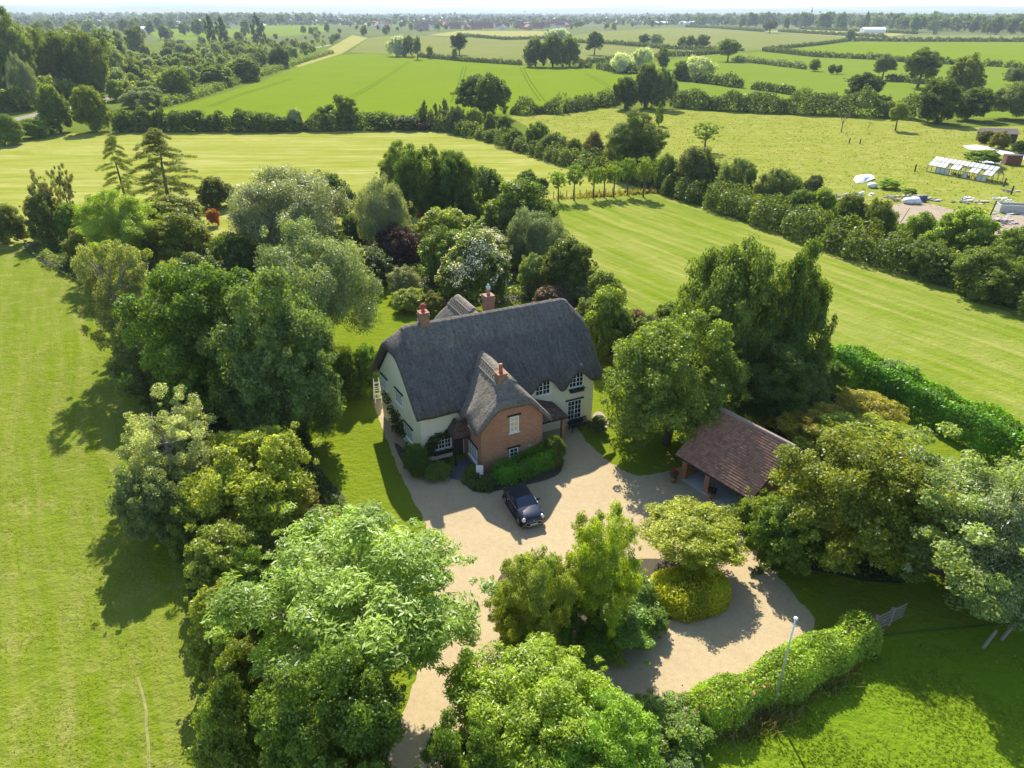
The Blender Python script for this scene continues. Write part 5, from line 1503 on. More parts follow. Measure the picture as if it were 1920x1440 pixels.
# beds round the house
hedge([G(925, 905), G(965, 897), G(1005, 880), G(1038, 866)], 1.5, 1.6, 0.14, (0.055, 0.135, 0.016), 'bright green clipped hedge against the brick gable', 2.8, 0.08, True, seed=5)
hedge([G(872, 900), G(895, 915), G(930, 915)], 0.8, 1.1, 0.12, (0.045, 0.075, 0.026), 'low dark planting round the corner of the brick gable', 2.6, 0.25, seed=6, name='border_plants', cat='plants')
S((868, 868, 905, 905), 'mid', MG, 'small green shrub between the front door and the brick wing', vi=0)
S((1012, 812, 1064, 878), 'mid', (0.060, 0.085, 0.020), 'rounded leathery shrub at the right end of the clipped hedge', vi=1)
S((1018, 845, 1052, 880), 'mid', (0.15, 0.22, 0.03), 'bright lime green shrub in front of the leathery one', vi=2)
S((752, 832, 805, 900), 'mid', (0.055, 0.095, 0.022), 'leafy shrub at the left front corner of the cottage', vi=2)
S((790, 868, 850, 900), 'low', (0.07, 0.115, 0.03), 'low flowering border under the left front window', 'border_plant', vi=0, cat='plant')
S((1105, 775, 1140, 815), 'mid', (0.085, 0.095, 0.05), 'small pale shrub on the paving at the right corner of the cottage', vi=0)

def groundcover(name, px, n, leaf, h, col, label, seed):
    rng = np.random.default_rng(seed)
    poly = [G(*q)[:2] for q in px]; x0 = min(p[0] for p in poly); x1 = max(p[0] for p in poly); y0 = min(p[1] for p in poly); y1 = max(p[1] for p in poly)
    Q = rng.uniform((x0, y0), (x1, y1), (n * 3, 2))
    # even-odd test in one go
    ins = np.zeros(len(Q), bool)
    for i in range(len(poly)):
        (xa, ya), (xb, yb) = poly[i], poly[i - 1]
        if ya == yb: continue
        c_ = ((ya > Q[:, 1]) != (yb > Q[:, 1])) & (Q[:, 0] < (xb - xa) * (Q[:, 1] - ya) / (yb - ya) + xa); ins ^= c_
    Q = Q[ins][:n]
    hm = np.sin(Q[:, 0] * .8 + 1.7 * np.sin(Q[:, 1] * .5)) + np.sin(Q[:, 1] * .9 + 1.3 * np.sin(Q[:, 0] * .6)) + .7 * np.sin(Q[:, 0] * 2.3 + Q[:, 1] * 1.7)
    z = h * np.clip(.35 + .3 * hm, .08, 1.3) * (1 - .6 * rng.random(len(Q)) ** 2) + .06
    P = np.column_stack([Q, z])
    V, F = leaf_mesh_arrays(rng, P, rng.normal(size=P.shape) * .6 + np.array([0, 0, .9]), leaf, leaf * .62)
    o = link(name, np_mesh(name, V, F, LEAF, np.clip(.25 + .12 * hm + .6 * (rng.random(len(P)) - .3), 0, 1))); o.color = (*leafy(col), 1)
    return tag(o, label, 'undergrowth', None, 'stuff')
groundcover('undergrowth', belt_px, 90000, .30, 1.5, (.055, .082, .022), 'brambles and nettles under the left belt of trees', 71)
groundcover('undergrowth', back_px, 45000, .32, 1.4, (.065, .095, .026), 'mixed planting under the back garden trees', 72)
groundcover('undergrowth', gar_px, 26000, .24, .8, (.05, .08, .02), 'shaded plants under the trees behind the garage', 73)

# young orchard row at the end of the lawn field
for i, b in enumerate([(1030, 318, 1066, 354), (1058, 310, 1098, 352), (1097, 308, 1132, 348), (1120, 310, 1150, 346), (1138, 304, 1168, 346), (1160, 296, 1198, 342), (1188, 296, 1232, 346)]):
    T(b, 2.2, 'open', (0.075, 0.120, 0.026), ['first young tree from the left in the row beyond the lawn field', 'second young tree from the left in the row, with a wider crown', 'third young tree from the left in the row beyond the lawn field', 'middle young tree of the row beyond the lawn field', 'third young tree from the right in the row, slimmer than its neighbours', 'second young tree from the right in the row beyond the lawn field', 'rightmost young tree of the row against the dark hedge bushes'][i], 'young_tree', group='young trees in a row beyond the lawn field', thick=.13)
T((968, 318, 1010, 352), 2.0, 'mid', (0.07, 0.12, 0.028), 'pale green young tree left of the row, near the garden', 'young_tree')
T((1005, 334, 1030, 360), 1.0, 'mid', (0.045, 0.075, 0.03), 'small dark young tree at the left end of the row', 'young_tree')
for i in range(16):
    p = G(1038 + i * 12.2, 372 - i * .75); MB().tube([(0, 0, 0), (0, 0, 1.25)], [.07, .07], 6).obj('orchard_post', M['wood'], None, loc=p)
    tag(C.objects[-1], 'short timber post in the fence line below the young trees', 'post', 'fence posts below the young trees')
# ------------------------------------------------------------------ hedgerow from the left to the middle, and along the right
def bushes(rows, group=None, name='hedge_bush', cat='bush'):
    for b, key, col, lab in rows: shrub(b, key, col, lab, name, group, cat=cat)
bushes([
 ((832, 196, 875, 252), 'midfine', (0.075, 0.090, 0.045), 'thin greyish bush at the corner of the mown strip'),
 ((868, 200, 908, 252), 'mid', (0.075, 0.110, 0.035), 'light green bush left of the big oak clump'),
 ((905, 212, 932, 262), 'mid', (0.065, 0.095, 0.03), 'narrow bush below the big oak clump'),
 ((928, 215, 962, 258), 'mid', (0.07, 0.105, 0.03), 'bright bush right below the big oak clump'),
 ((945, 242, 985, 280), 'mid', (0.05, 0.075, 0.022), 'dark low bush in the diagonal hedgerow'),
 ((978, 225, 1036, 286), 'mid', (0.07, 0.105, 0.028), 'broad light bush in the diagonal hedgerow'),
 ((1012, 246, 1068, 298), 'midfine', (0.065, 0.085, 0.035), 'grey green bush in the middle of the diagonal hedgerow'),
 ((1058, 258, 1096, 304), 'mid', (0.065, 0.085, 0.028), 'rounded bush left of the reddish one in the hedgerow'),
 ((1088, 248, 1136, 316), 'mid', (0.085, 0.070, 0.030), 'reddish brown bush in the diagonal hedgerow'),
 ((1225, 288, 1276, 362), 'mid', (0.060, 0.095, 0.026), 'green bush beside the young tree row'),
 ((1210, 300, 1250, 352), 'mid', (0.045, 0.070, 0.02), 'dark bush behind the last young tree'),
 ((1262, 277, 1350, 372), 'mid', (0.070, 0.080, 0.032), 'brownish green bush at the left of the right hand hedgerow'),
 ((1340, 288, 1420, 385), 'midfine', (0.070, 0.095, 0.038), 'second bush of the right hand hedgerow, pale and loose'),
 ((1415, 308, 1500, 400), 'midfine', (0.070, 0.095, 0.040), 'third bush of the right hand hedgerow with spiky top'),
 ((1505, 324, 1545, 372), 'midfine', (0.070, 0.085, 0.042), 'small grey bush on the meadow side of the right hand hedgerow'),
 ((1465, 352, 1530, 430), 'mid', (0.060, 0.090, 0.024), 'dense green bush in the middle of the right hand hedgerow'),
 ((1512, 348, 1575, 432), 'mid', (0.080, 0.125, 0.030), 'bright green bush in the right hand hedgerow'),
 ((1555, 358, 1625, 458), 'mid', (0.055, 0.085, 0.022), 'tall dark bush before the rubble, left one'),
 ((1612, 365, 1685, 470), 'midfine', (0.060, 0.090, 0.026), 'tall dark bush before the rubble, right one'),
 ((1680, 395, 1762, 488), 'mid', (0.075, 0.115, 0.030), 'wide bush in front of the bare brown ground'),
 ((1740, 382, 1862, 515), 'mid', (0.085, 0.130, 0.032), 'largest light green bush at the right of the hedgerow'),
 ((1845, 422, 1945, 540), 'mid', (0.060, 0.095, 0.025), 'dark green bush at the right edge of the hedgerow'),
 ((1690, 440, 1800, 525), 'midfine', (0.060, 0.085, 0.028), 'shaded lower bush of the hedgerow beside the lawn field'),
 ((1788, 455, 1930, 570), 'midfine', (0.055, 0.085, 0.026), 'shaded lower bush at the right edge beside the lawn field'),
])
T((1130, 216, 1252, 325), 0.2, 'big', (0.072, 0.090, 0.032), 'big rounded tree standing in the diagonal hedgerow', vi=1)
T((1178, 225, 1240, 322), 0.2, 'weep', (0.100, 0.115, 0.060), 'silvery tree against the right of the big rounded hedgerow tree', vi=0)
T((1228, 196, 1246, 232), 0.4, 'column', MG, 'slim sapling rising behind the big rounded hedgerow tree')
hedge([G(805, 240), G(900, 258), G(985, 284), G(1085, 315), G(1160, 335), G(1250, 358)], 2.6, 4.0, 0.45, (0.048, 0.072, 0.022), 'rough diagonal hedgerow across the middle of the picture', 2.2, 0.3, seed=11)
hedge([G(1250, 360), G(1380, 400), G(1480, 434), G(1600, 476), G(1720, 512), G(1830, 548), G(1960, 592), G(2100, 640)], 3.4, 5.0, 0.40, (0.050, 0.075, 0.022), 'long rough hedgerow on the far side of the lawn field', 2.2, 0.3, seed=12)
T((1298, 224, 1354, 268), 2.0, 'wispy', (0.075, 0.115, 0.026), 'small lone tree in the near part of the meadow', vi=0)
bare((1577, 248), 7.5, 2.6, 'bare brown dead tree in the meadow', 5)
bare((1628, 241), 2.8, .9, 'tiny bare dead sapling in the meadow', 6)
T((1667, 194, 1706, 230), 2.0, 'mid', (0.075, 0.110, 0.026), 'small round topped tree at the far edge of the meadow')
bushes([((1832, 244, 1868, 270), 'mid', (0.085, 0.085, 0.022), 'left of the two golden brown bushes by the dark shed'), ((1856, 246, 1892, 282), 'mid', (0.095, 0.095, 0.02), 'right of the two golden brown bushes by the dark shed'), ((1895, 262, 1925, 290), 'mid', DG, 'dark bush at the right edge by the pale concrete strip')])
bushes([((1480, 340 + 0, 1512, 352), 'mid', (.1, .15, .03), 'clump of tall green weeds by the white plastic sheet'), ((1645, 336, 1690, 354), 'low', (.10, .16, .03), 'weedy hump right of the white plastic sheet'), ((1690, 352, 1722, 368), 'low', (.085, .14, .03), 'weedy hump above the stone heap'), ((1808, 290, 1880, 302), 'low', (.075, .12, .03), 'strip of dark weeds between the two pale slabs')], name='weed_clump', cat='weeds')

# ------------------------------------------------------------------ middle distance
hedge([G(216, 247), G(330, 246), G(470, 246), G(590, 245), G(690, 243), G(800, 240)], 4.2, 4.5, 0.55, (0.040, 0.066, 0.018), 'dark hedge between the mown strip and the green crop', 2.2, 0.2, seed=13)
lb = ['square cut dark bush, first from the left in the long dark hedge', 'second dark bush from the left in the long dark hedge', 'third dark bush from the left, narrow, in the long dark hedge', 'lighter fourth bush of the long dark hedge', 'wide fifth bush of the long dark hedge', 'sixth bush of the long dark hedge, slightly paler', 'tall pointed bush halfway along the long dark hedge', 'low bush right of the tall pointed one', 'low round bush in the right half of the long dark hedge', 'pale whitish bush rising from the long dark hedge', 'tall loose bush in the right part of the long dark hedge', 'tallest bush in the right part of the long dark hedge']
for i, b in enumerate([(214, 206, 256, 250), (250, 202, 287, 249), (284, 204, 316, 249), (312, 206, 347, 249), (344, 205, 392, 249), (388, 209, 424, 249), (435, 205, 470, 249), (466, 214, 502, 249), (500, 218, 542, 249), (540, 202, 570, 248), (590, 198, 630, 246), (624, 179, 674, 246)]):
    shrub(b, 'far' if i != 9 else 'farbush', [(0.04, 0.066, 0.018), (0.045, 0.07, 0.018), (0.036, 0.06, 0.016), (0.06, 0.085, 0.026)][i % 4] if i != 9 else (.14, .16, .10), lb[i], 'hedge_bush', 'bushes of the long dark hedge')
bushes([((690, 222, 740, 246), 'farbush', DG, 'low dark bush in the right end of the long dark hedge'), ((738, 216, 790, 246), 'farbush', (.045, .06, .025), 'low brownish bush before the slim saplings'), ((785, 190, 806, 246), 'farpoplar', (.055, .08, .03), 'slim pointed sapling in the hedge, left one'), ((806, 196, 826, 246), 'farpoplar', (.07, .08, .045), 'slim greyish sapling in the hedge, right one'), ((822, 188, 845, 246), 'farpoplar', (.07, .08, .045), 'taller slim greyish sapling left of the big oak clump'), ((778, 228, 808, 246), 'farbush', (.08, .05, .045), 'small reddish bush at the edge of the mown strip')])
T((850, 138, 930, 215), 0.8, 'mid', (0.038, 0.064, 0.016), 'left half of the big dark oak clump at the crop edge', 'oak_tree', vi=0, bush=True)
T((885, 140, 958, 222), 0.8, 'mid', (0.042, 0.070, 0.018), 'right half of the big dark oak clump at the crop edge', 'oak_tree', vi=1, bush=True)
T((70, 162, 136, 256), 0.0, 'mid', (0.060, 0.090, 0.024), 'left of two tall trees at the left end of the long dark hedge', vi=2, bush=True)
T((136, 157, 203, 254), 0.0, 'mid', (0.068, 0.100, 0.024), 'right of two tall trees at the left end of the long dark hedge', vi=0, bush=True)
T((-30, 30, 66, 205), 0.0, 'big', (0.070, 0.095, 0.036), 'tall grey green tree at the upper left edge', vi=1, bush=True)
T((62, 58, 150, 190), 0.0, 'big', (0.058, 0.084, 0.022), 'massive dark tree in the wood, left half', vi=0, bush=True)
T((118, 60, 205, 190), 0.0, 'big', (0.054, 0.080, 0.020), 'massive dark tree in the wood, right half', vi=2, bush=True)
T((15, 105, 66, 200), 0.3, 'weep', (0.085, 0.105, 0.058), 'silvery tree at the left edge of the wood', vi=1)
bushes([((-20, 165, 30, 212), 'mid', (.07, .11, .03), 'round bush at the left edge beside the railway'), ((-20, 215, 45, 275), 'mid', (.07, .105, .035), 'leafy bush on the left edge before the railway'), ((30, 222, 90, 262), 'mid', (.075, .115, .035), 'leafy bush left of the two tall trees'), ((225, 160, 310, 205), 'midfine', (.10, .125, .07), 'silvery scrub beside the railway'), ((305, 125, 362, 190), 'mid', (.065, .095, .028), 'round tree on the railway edge of the crop, left'), ((372, 122, 436, 165), 'mid', (.06, .09, .026), 'round tree on the railway edge of the crop, second'), ((425, 105, 492, 155), 'mid', (.052, .08, .024), 'dark bushy tree on the railway edge of the crop'), ((500, 88, 545, 130), 'mid', (.036, .062, .018), 'very dark round tree at the bend of the crop edge')])
hedge([G(300, 200), G(360, 184), G(430, 160), G(500, 138), G(560, 118), G(620, 100)], 2.0, 5, .6, (.06, .09, .028), 'scrubby hedge between the railway and the green crop', 2.0, .35, seed=14)
# field trees
for b, cl, key, col, lab in [
 ((722, 65, 764, 107), .5, 'farwillow', WG, 'white leaved willow leaning left in the brown field hedge'),
 ((752, 67, 780, 108), .3, 'far', (.085, .105, .055), 'grey tree beside the leaning white willow'),
 ((772, 70, 791, 104), 2, 'far', (.06, .085, .03), 'slim tree at the right of the willow group'),
 ((798, 86, 812, 106), 1, 'far', (.085, .115, .04), 'small pale tree in the hedge right of the willow group'),
 ((846, 90, 858, 109), 1, 'far', (.10, .125, .04), 'tiny yellowish tree in the hedge under the lone dark tree'),
 ((844, 63, 878, 96), 2, 'far', (.03, .05, .016), 'lone dark tree in the brown field, left one'),
 ((979, 74, 1030, 126), .8, 'mid', (.05, .078, .02), 'left tree of the dark grove by the brown field'),
 ((1012, 66, 1062, 127), .8, 'mid', (.048, .075, .02), 'middle tree of the dark grove by the brown field'),
 ((1048, 68, 1090, 126), .8, 'mid', (.055, .082, .022), 'right tree of the dark grove by the brown field'),
 ((1020, 52, 1068, 74), .5, 'farwillow', (.20, .22, .14), 'pale willow behind the dark grove'),
 ((1098, 60, 1133, 96), 2, 'far', (.032, .054, .016), 'lone dark round tree in the brown field, right one'),
 ((1145, 96, 1190, 138), .3, 'farwillow', WG, 'white willow at the field corner, left of a pair'),
 ((1180, 86, 1226, 130), .5, 'farwillow', (.21, .23, .15), 'white willow at the field corner, right of a pair'),
 ((1230, 90, 1258, 131), .5, 'far', (.055, .08, .024), 'dark tree right of the pair of white willows'),
 ((1145, 142, 1202, 206), .6, 'mid', (.038, .062, .018), 'dark tree in front of the white willows'),
 ((1186, 122, 1238, 205), .6, 'mid', (.065, .085, .038), 'tall tree in front of the white willows, left of a pair'),
 ((1218, 130, 1270, 207), .6, 'mid', (.060, .080, .034), 'tall tree in front of the white willows, right of a pair'),
 ((1280, 102, 1346, 152), .4, 'farwillow', (.20, .22, .14), 'broad white willow alone by the green pasture'),
 ((1262, 114, 1292, 152), .3, 'far', (.05, .075, .025), 'dark tree touching the broad white willow'),
 ((1197, 64, 1220, 86), .5, 'far', (.05, .07, .03), 'small dark tree in the far brown field hedge'),
 ((1217, 61, 1247, 86), .6, 'farwillow', (.11, .13, .07), 'grey wind bent tree in the far brown field hedge'),
 ((1269, 69, 1287, 91), .6, 'far', (.065, .09, .03), 'left of three small trees in the far hedge'),
 ((1284, 67, 1304, 91), .8, 'far', (.065, .09, .03), 'middle of three small trees in the far hedge'),
 ((1302, 65, 1331, 92), .6, 'far', (.045, .065, .022), 'right and darkest of three small trees in the far hedge'),
 ((1344, 74, 1391, 106), 2.5, 'far', (.06, .085, .02), 'spreading tree at the junction of the field hedges'),
 ((1585, 52, 1606, 78), .3, 'farwillow', (.07, .09, .05), 'grey tree at the far corner of the bright field'),
 ((1430, 36, 1460, 58), 2, 'far', (.05, .07, .025), 'dark tree on the far straw coloured field'),
 ((1637, 100, 1683, 142), 1.5, 'midfine', (.07, .095, .035), 'thin leaved tree left of the largest pasture oak'),
 ((1694, 92, 1767, 150), 2.6, 'mid', (.040, .066, .016), 'largest oak in the right hand pasture'),
 ((1584, 137, 1659, 184), 1.6, 'mid', (.028, .050, .014), 'dark round oak in the middle of the pasture'),
 ((1772, 104, 1842, 190), .8, 'mid', (.060, .084, .028), 'tall loose tree rising from the right hand clump'),
 ((1712, 152, 1800, 236), .2, 'mid', (.036, .062, .016), 'dark tree at the left of the right hand clump'),
 ((1790, 162, 1868, 230), .2, 'mid', (.034, .058, .016), 'dark tree at the right of the right hand clump'),
 ((1856, 150, 1945, 228), .2, 'midfine', (.075, .095, .045), 'grey green tree at the right edge behind the meadow'),
 ((1886, 120, 1940, 160), .5, 'midfine', (.07, .09, .04), 'grey green tree at the right edge in the pasture'),
 ((1516, 111, 1539, 134), .3, 'far', (.06, .085, .03), 'small bush like tree in the pasture, left one'),
 ((1552, 121, 1568, 139), .2, 'far', (.05, .075, .025), 'small dark bush in the pasture, middle one'),
 ((1565, 122, 1580, 139), .2, 'far', (.05, .075, .025), 'small dark bush in the pasture, right one')]:
    tree(b, cl, key, col, lab, 'field_tree', trunk=cl >= 0.5, bush=cl < 1)
# field hedges
hc = (0.034, 0.055, 0.018)
for i, (px, h, w_, lab) in enumerate([
 ([(1262, 200), (1350, 207), (1500, 213), (1620, 218), (1715, 223)], 6.0, 6, 'thick dark hedge between pasture and meadow'),
 ([(958, 214), (1050, 212), (1130, 199), (1160, 194)], 4.0, 4, 'hedge with pale patches along the right end of the green crop'),
 ([(785, 107), (880, 116), (978, 122)], 2.6, 3, 'straight dark hedge between green crop and brown field'),
 ([(1084, 120), (1165, 115)], 3, 3, 'short hedge right of the dark grove'),
 ([(1085, 127), (1110, 128)], 3, 3, 'stub of hedge at the right foot of the dark grove'),
 ([(1122, 129), (1160, 136), (1210, 139)], 4, 5, 'hedge under the pair of white willows'),
 ([(1264, 150), (1330, 157), (1390, 165)], 4, 4, 'hedge under the broad white willow'),
 ([(1408, 167), (1450, 172), (1487, 178)], 3, 3, 'short hedge section in the pasture'),
 ([(1540, 184), (1568, 187)], 2, 3, 'stub of hedge left of the dark round oak'),
 ([(1618, 190), (1668, 197)], 3, 3, 'hedge at the foot of the dark round oak'),
 ([(1372, 114), (1420, 119), (1510, 130)], 3, 3, 'hedge with white blossom across the pasture'),
 ([(1430, 96), (1530, 107), (1650, 112), (1700, 117), (1790, 121), (1878, 125)], 3.2, 3.5, 'long hedge along the near side of the bright field'),
 ([(1884, 127), (1990, 131)], 3.2, 3.5, 'end of hedge at the right edge below the bright field'),
 ([(1440, 94), (1540, 84), (1592, 77)], 2.6, 3, 'hedge running away to the far corner of the bright field'),
 ([(1600, 77), (1700, 78), (1990, 79)], 4, 4, 'long hedge along the far side of the bright field'),
 ([(1662, 150), (1720, 157), (1780, 160)], 2.6, 3, 'low hedge under the largest pasture oak'),
 ([(1080, 80), (1150, 83), (1250, 92), (1395, 96)], 3.2, 3.5, 'hedge between the two brown fields'),
 ([(1228, 107), (1300, 104), (1372, 98)], 3.2, 3.5, 'hedge between brown field and pasture'),
 ([(858, 67), (950, 75), (1030, 72)], 3, 3, 'hedge at the near edge of the straw coloured field'),
 ([(1285, 51), (1340, 53), (1432, 60)], 4, 4, 'far hedge behind the brown field'),
 ([(1460, 60), (1560, 66), (1662, 71)], 4, 4, 'far hedge behind the straw coloured field'),
 ([(1500, 55), (1600, 59), (1720, 64)], 4, 4, 'farthest hedge before the right hand treeline'),
 ([(245, 52), (330, 54), (432, 53)], 4, 4, 'dark hedge at the far side of the small left field'),
 ([(310, 80), (345, 82)], 3, 3, 'short dark hedge in the small left field'),
 ([(1025, 60), (1045, 72), (1080, 80)], 3, 3, 'hedge running up to the pale willow')]):
    hedge([G(*p) for p in px], h, w_, 0.9 if i > 3 else 0.6, hc if i != 10 else (.08, .10, .05), lab, 1.8, 0.22, seed=20 + i, name='field_hedge')

# ------------------------------------------------------------------ woods and village, every tree a thing of its own
def inside(p, poly):
    c = False
    for i in range(len(poly)):
        (x1, y1), (x2, y2) = poly[i], poly[i - 1]
        if (y1 > p[1]) != (y2 > p[1]) and p[0] < (x2 - x1) * (p[1] - y1) / (y2 - y1) + x1: c = not c
    return c
WD = []
def wood(poly, n, hmin, hmax, cols, keys, lab, group, name, cat, gap, seed, aspect=(0.32, 0.5), avoid=()):
    rng = random.Random(seed); x0 = min(p[0] for p in poly); x1 = max(p[0] for p in poly); y0 = min(p[1] for p in poly); y1 = max(p[1] for p in poly)
    done = 0
    for _ in range(n * 60):
        if done >= n: break
        q = (rng.uniform(x0, x1), rng.uniform(y0, y1))
        if not inside(q, poly) or any(inside(q, a) for a in avoid): continue
        g = G(*q)
        h = rng.uniform(hmin, hmax)
        if any(math.hypot(g[0] - a, g[1] - b) < gap * (h + hh) * .5 for a, b, hh in WD): continue
        WD.append((g[0], g[1], h)); done += 1
        key = rng.choice(keys); vs = PROTO[key]; me = vs[rng.randrange(len(vs))][0]
        asp = 0.17 if 'poplar' in key else rng.uniform(*aspect)
        o = link(name, me, None, (g[0], g[1], h * .47), rng.uniform(0, 6.28), (h * asp, h * asp, h * .55))
        o.color = jit(rng.choice(cols), .22)
        tag(o, lab, cat, group)
    return done
railband = [(-60, 258), (10, 238), (140, 208), (210, 190), (300, 166), (440, 126), (620, 88), (620, 80), (440, 116), (300, 152), (210, 175), (140, 192), (10, 220), (-60, 238)]
gcols = [(.06, .085, .025), (.072, .10, .03), (.052, .075, .022), (.085, .11, .042), (.10, .12, .06), (.065, .09, .03)]
a = wood([(-120, 190), (-60, 60), (30, 38), (240, 40), (420, 50), (500, 60), (480, 70), (370, 80), (300, 78), (250, 110), (215, 150), (100, 190)], 125, 12, 21, gcols, ['far', 'far', 'far', 'farwillow', 'mid'], 'leafy tree in the thick wood at the upper left', 'trees of the upper left wood', 'wood_tree', 'tree', .27, 41, avoid=[railband])
b = wood([(200, 190), (215, 150), (260, 108), (300, 92), (420, 78), (520, 70), (600, 66), (650, 70), (600, 100), (540, 120), (430, 150), (300, 192)], 115, 4, 10, gcols + [(.12, .14, .09)], ['far', 'farbush', 'farbush', 'farwillow', 'far'], 'scrubby tree on the railway land left of the green crop', 'scrub along the railway', 'scrub_tree', 'tree', .34, 42, (.42, .6), avoid=[railband])
def wood_mass(name, poly, n, hmin, hmax, col, label, seed, keys=('far', 'farbush')):
    """a far wood that reads as one mass: many crowns in one mesh"""
    rng = np.random.default_rng(seed); Vs = []; ts = []
    x0 = min(p[0] for p in poly); x1 = max(p[0] for p in poly); y0 = min(p[1] for p in poly); y1 = max(p[1] for p in poly)
    src = []
    for key in keys:
        for me, _ in PROTO[key]:
            co = np.empty(len(me.vertices) * 3, np.float32); me.vertices.foreach_get('co', co); src.append(co.reshape(-1, 4, 3))
    k = 0
    while k < n:
        q = (rng.uniform(x0, x1), rng.uniform(y0, y1))
        if not inside(q, poly): continue
        g = G(*q); h = rng.uniform(hmin, hmax); a_ = src[rng.integers(len(src))]
        a_ = a_[rng.permutation(len(a_))[:1100]]
        cen = a_.mean(axis=1, keepdims=True); a_ = cen + (a_ - cen) * 1.9
        w_ = h * rng.uniform(.35, .55)
        Vs.append((a_ * np.array([w_, w_, h * .52]) + np.array([g[0], g[1], h * .47])).reshape(-1, 3)); ts.append(np.clip(rng.random() * .5 + .5 * rng.random(len(a_)), 0, 1)); k += 1
    V = np.concatenate(Vs); o = link(name, np_mesh(name, V, np.arange(len(V)).reshape(-1, 4), LEAF, np.concatenate(ts)))
    o.color = jit(col, 0); return tag(o, label, 'woodland', None, 'stuff')
wood_mass('undergrowth', [(-120, 190), (-60, 60), (30, 40), (240, 44), (270, 62), (260, 100), (225, 140), (190, 180), (100, 196), (40, 212)], 420, 5, 10, (.075, .105, .035), 'thick undergrowth filling the upper left wood', 54)
wood_mass('undergrowth', [(215, 186), (225, 145), (268, 104), (300, 94), (420, 82), (430, 76), (560, 72), (640, 68), (600, 96), (530, 118), (430, 146), (300, 184)], 380, 2, 5, (.085, .115, .04), 'low scrub and brambles covering the railway land', 55)
wood_mass('far_woodland', [(-140, 40), (-100, 21.6), (300, 21.6), (520, 24), (640, 30), (640, 40), (560, 48), (440, 48), (240, 42), (30, 38)], 420, 16, 28, (.05, .072, .026), 'far wood along the top left that reads as one mass', 51)
wood_mass('far_woodland', [(1250, 40), (1320, 34), (1700, 35), (2020, 38), (2020, 62), (1720, 60), (1600, 54), (1500, 51), (1300, 48)], 520, 14, 26, (.050, .072, .028), 'dense wood behind the right hand treeline', 52)
wood_mass('far_woodland', [(560, 30), (900, 27), (1300, 29), (1960, 31), (1960, 36), (1300, 40), (900, 38), (700, 42), (600, 40)], 300, 9, 16, (.045, .062, .028), 'hazy woods behind the village', 53)
d = wood([(560, 62), (620, 44), (760, 44), (900, 46), (1000, 56), (860, 56), (740, 64), (680, 72), (640, 88)], 40, 7, 14, gcols, ['far', 'far', 'farbush', 'farwillow'], 'tree among the gardens left of the village', 'trees around the village', 'village_tree', 'tree', .7, 44)
e = wood([(760, 44), (900, 40), (1100, 40), (1290, 42), (1300, 51), (1180, 57), (1050, 57), (900, 54)], 34, 8, 15, gcols, ['far', 'far', 'farbush'], 'tree among the houses of the village', 'trees around the village', 'village_tree', 'tree', .9, 45)
f = wood([(1280, 48), (1320, 42), (1700, 46), (1990, 50), (1990, 67), (1720, 65), (1600, 58), (1450, 55)], 70, 17, 29, [(.050, .075, .026), (.055, .078, .03), (.04, .06, .022)], ['far', 'far', 'far', 'far', 'farpoplar'], 'tree of the long treeline on the right', 'trees of the right hand treeline', 'treeline_tree', 'tree', .55, 46)
# poplars that stand out on the left
for bb, lab in (((383, 30, 403, 84), 'left of two slim poplars by the small left field'), ((405, 34, 426, 84), 'right of two slim poplars by the small left field'), ((470, 30, 496, 80), 'dark slim poplar before the small left field'), ((462, -6, 480, 54), 'tallest dark poplar on the skyline at the left'), ((425, 0, 448, 46), 'dark conical tree on the skyline left of the tallest poplar'), ((383, -4, 408, 18), 'dark conifer top cut by the upper edge')):
    tree(bb, 0.5, 'farpoplar', (.036, .055, .022), lab, 'poplar_tree', trunk=False)
# far woodland that reads as one mass
rng = np.random.default_rng(77)
n = 5200
az = rng.uniform(-50, 50, n); rr = 1900 + 5200 * rng.random(n) ** 1.2
az = np.radians(az + 4 * np.sin(rr / 260.)); X = rr * np.sin(az); Y = rr * np.cos(az)
P = []; N_ = []
for i in range(n):
    m_ = 9; h = rng.uniform(6, 13); wd = rng.uniform(14, 60)
    q = rng.normal(size=(m_, 3)); P.append(np.stack([X[i] + q[:, 0] * wd * .5, Y[i] + q[:, 1] * 6, np.abs(q[:, 2]) * h * .5 + 1.5], 1)); N_.append(np.stack([q[:, 0] * .3, -np.abs(q[:, 1]) * .3 - .3, np.ones(m_) * .8], 1))
P = np.concatenate(P); N_ = np.concatenate(N_)
V, F = leaf_mesh_arrays(rng, P, N_ + rng.normal(size=P.shape) * .4, 11.0, 8.0)
fw = link('far_woodland', np_mesh('far_woodland', V, F, LEAF, rng.random(len(P)))); fw.color = (.045, .065, .028, 1)
tag(fw, 'distant hazy woods and hedges of the plain beyond the village', 'woodland', None, 'stuff')

# village houses
def village_house(px, wd, dp, eave, rise, rz, roof, wall, label, group=None, chim=True):
    p = G(*px)
    t = empty('village_house', p, rz, label, 'house', group)
    wl = MB().prism([(-dp / 2, 0), (dp / 2, 0), (dp / 2, eave), (0, eave + rise - .15), (-dp / 2, eave)], 'x', -wd / 2, wd / 2).obj('wall', M[wall], t)
    o = MB().prism([(-dp / 2 - .4, eave - .15), (0, eave + rise), (dp / 2 + .4, eave - .15), (dp / 2 + .4, eave + .1), (0, eave + rise + .25), (-dp / 2 - .4, eave + .1)], 'x', -wd / 2 - .3, wd / 2 + .3).obj('roof', M[roof], t)
    if chim: MB().box(wd * .3, wd * .3 + .9, -.4, .4, eave + rise * .5, eave + rise + 1.5).obj('chimney', M['housebrick'], o)
    for k in (-1, 1):
        MB().box(k * wd * .27 - .7, k * wd * .27 + .7, -dp / 2 - .05, -dp / 2 - .003, 1.0, 2.2).obj('window', M['glass'], t)
    return t
rng2 = random.Random(12); vp = []
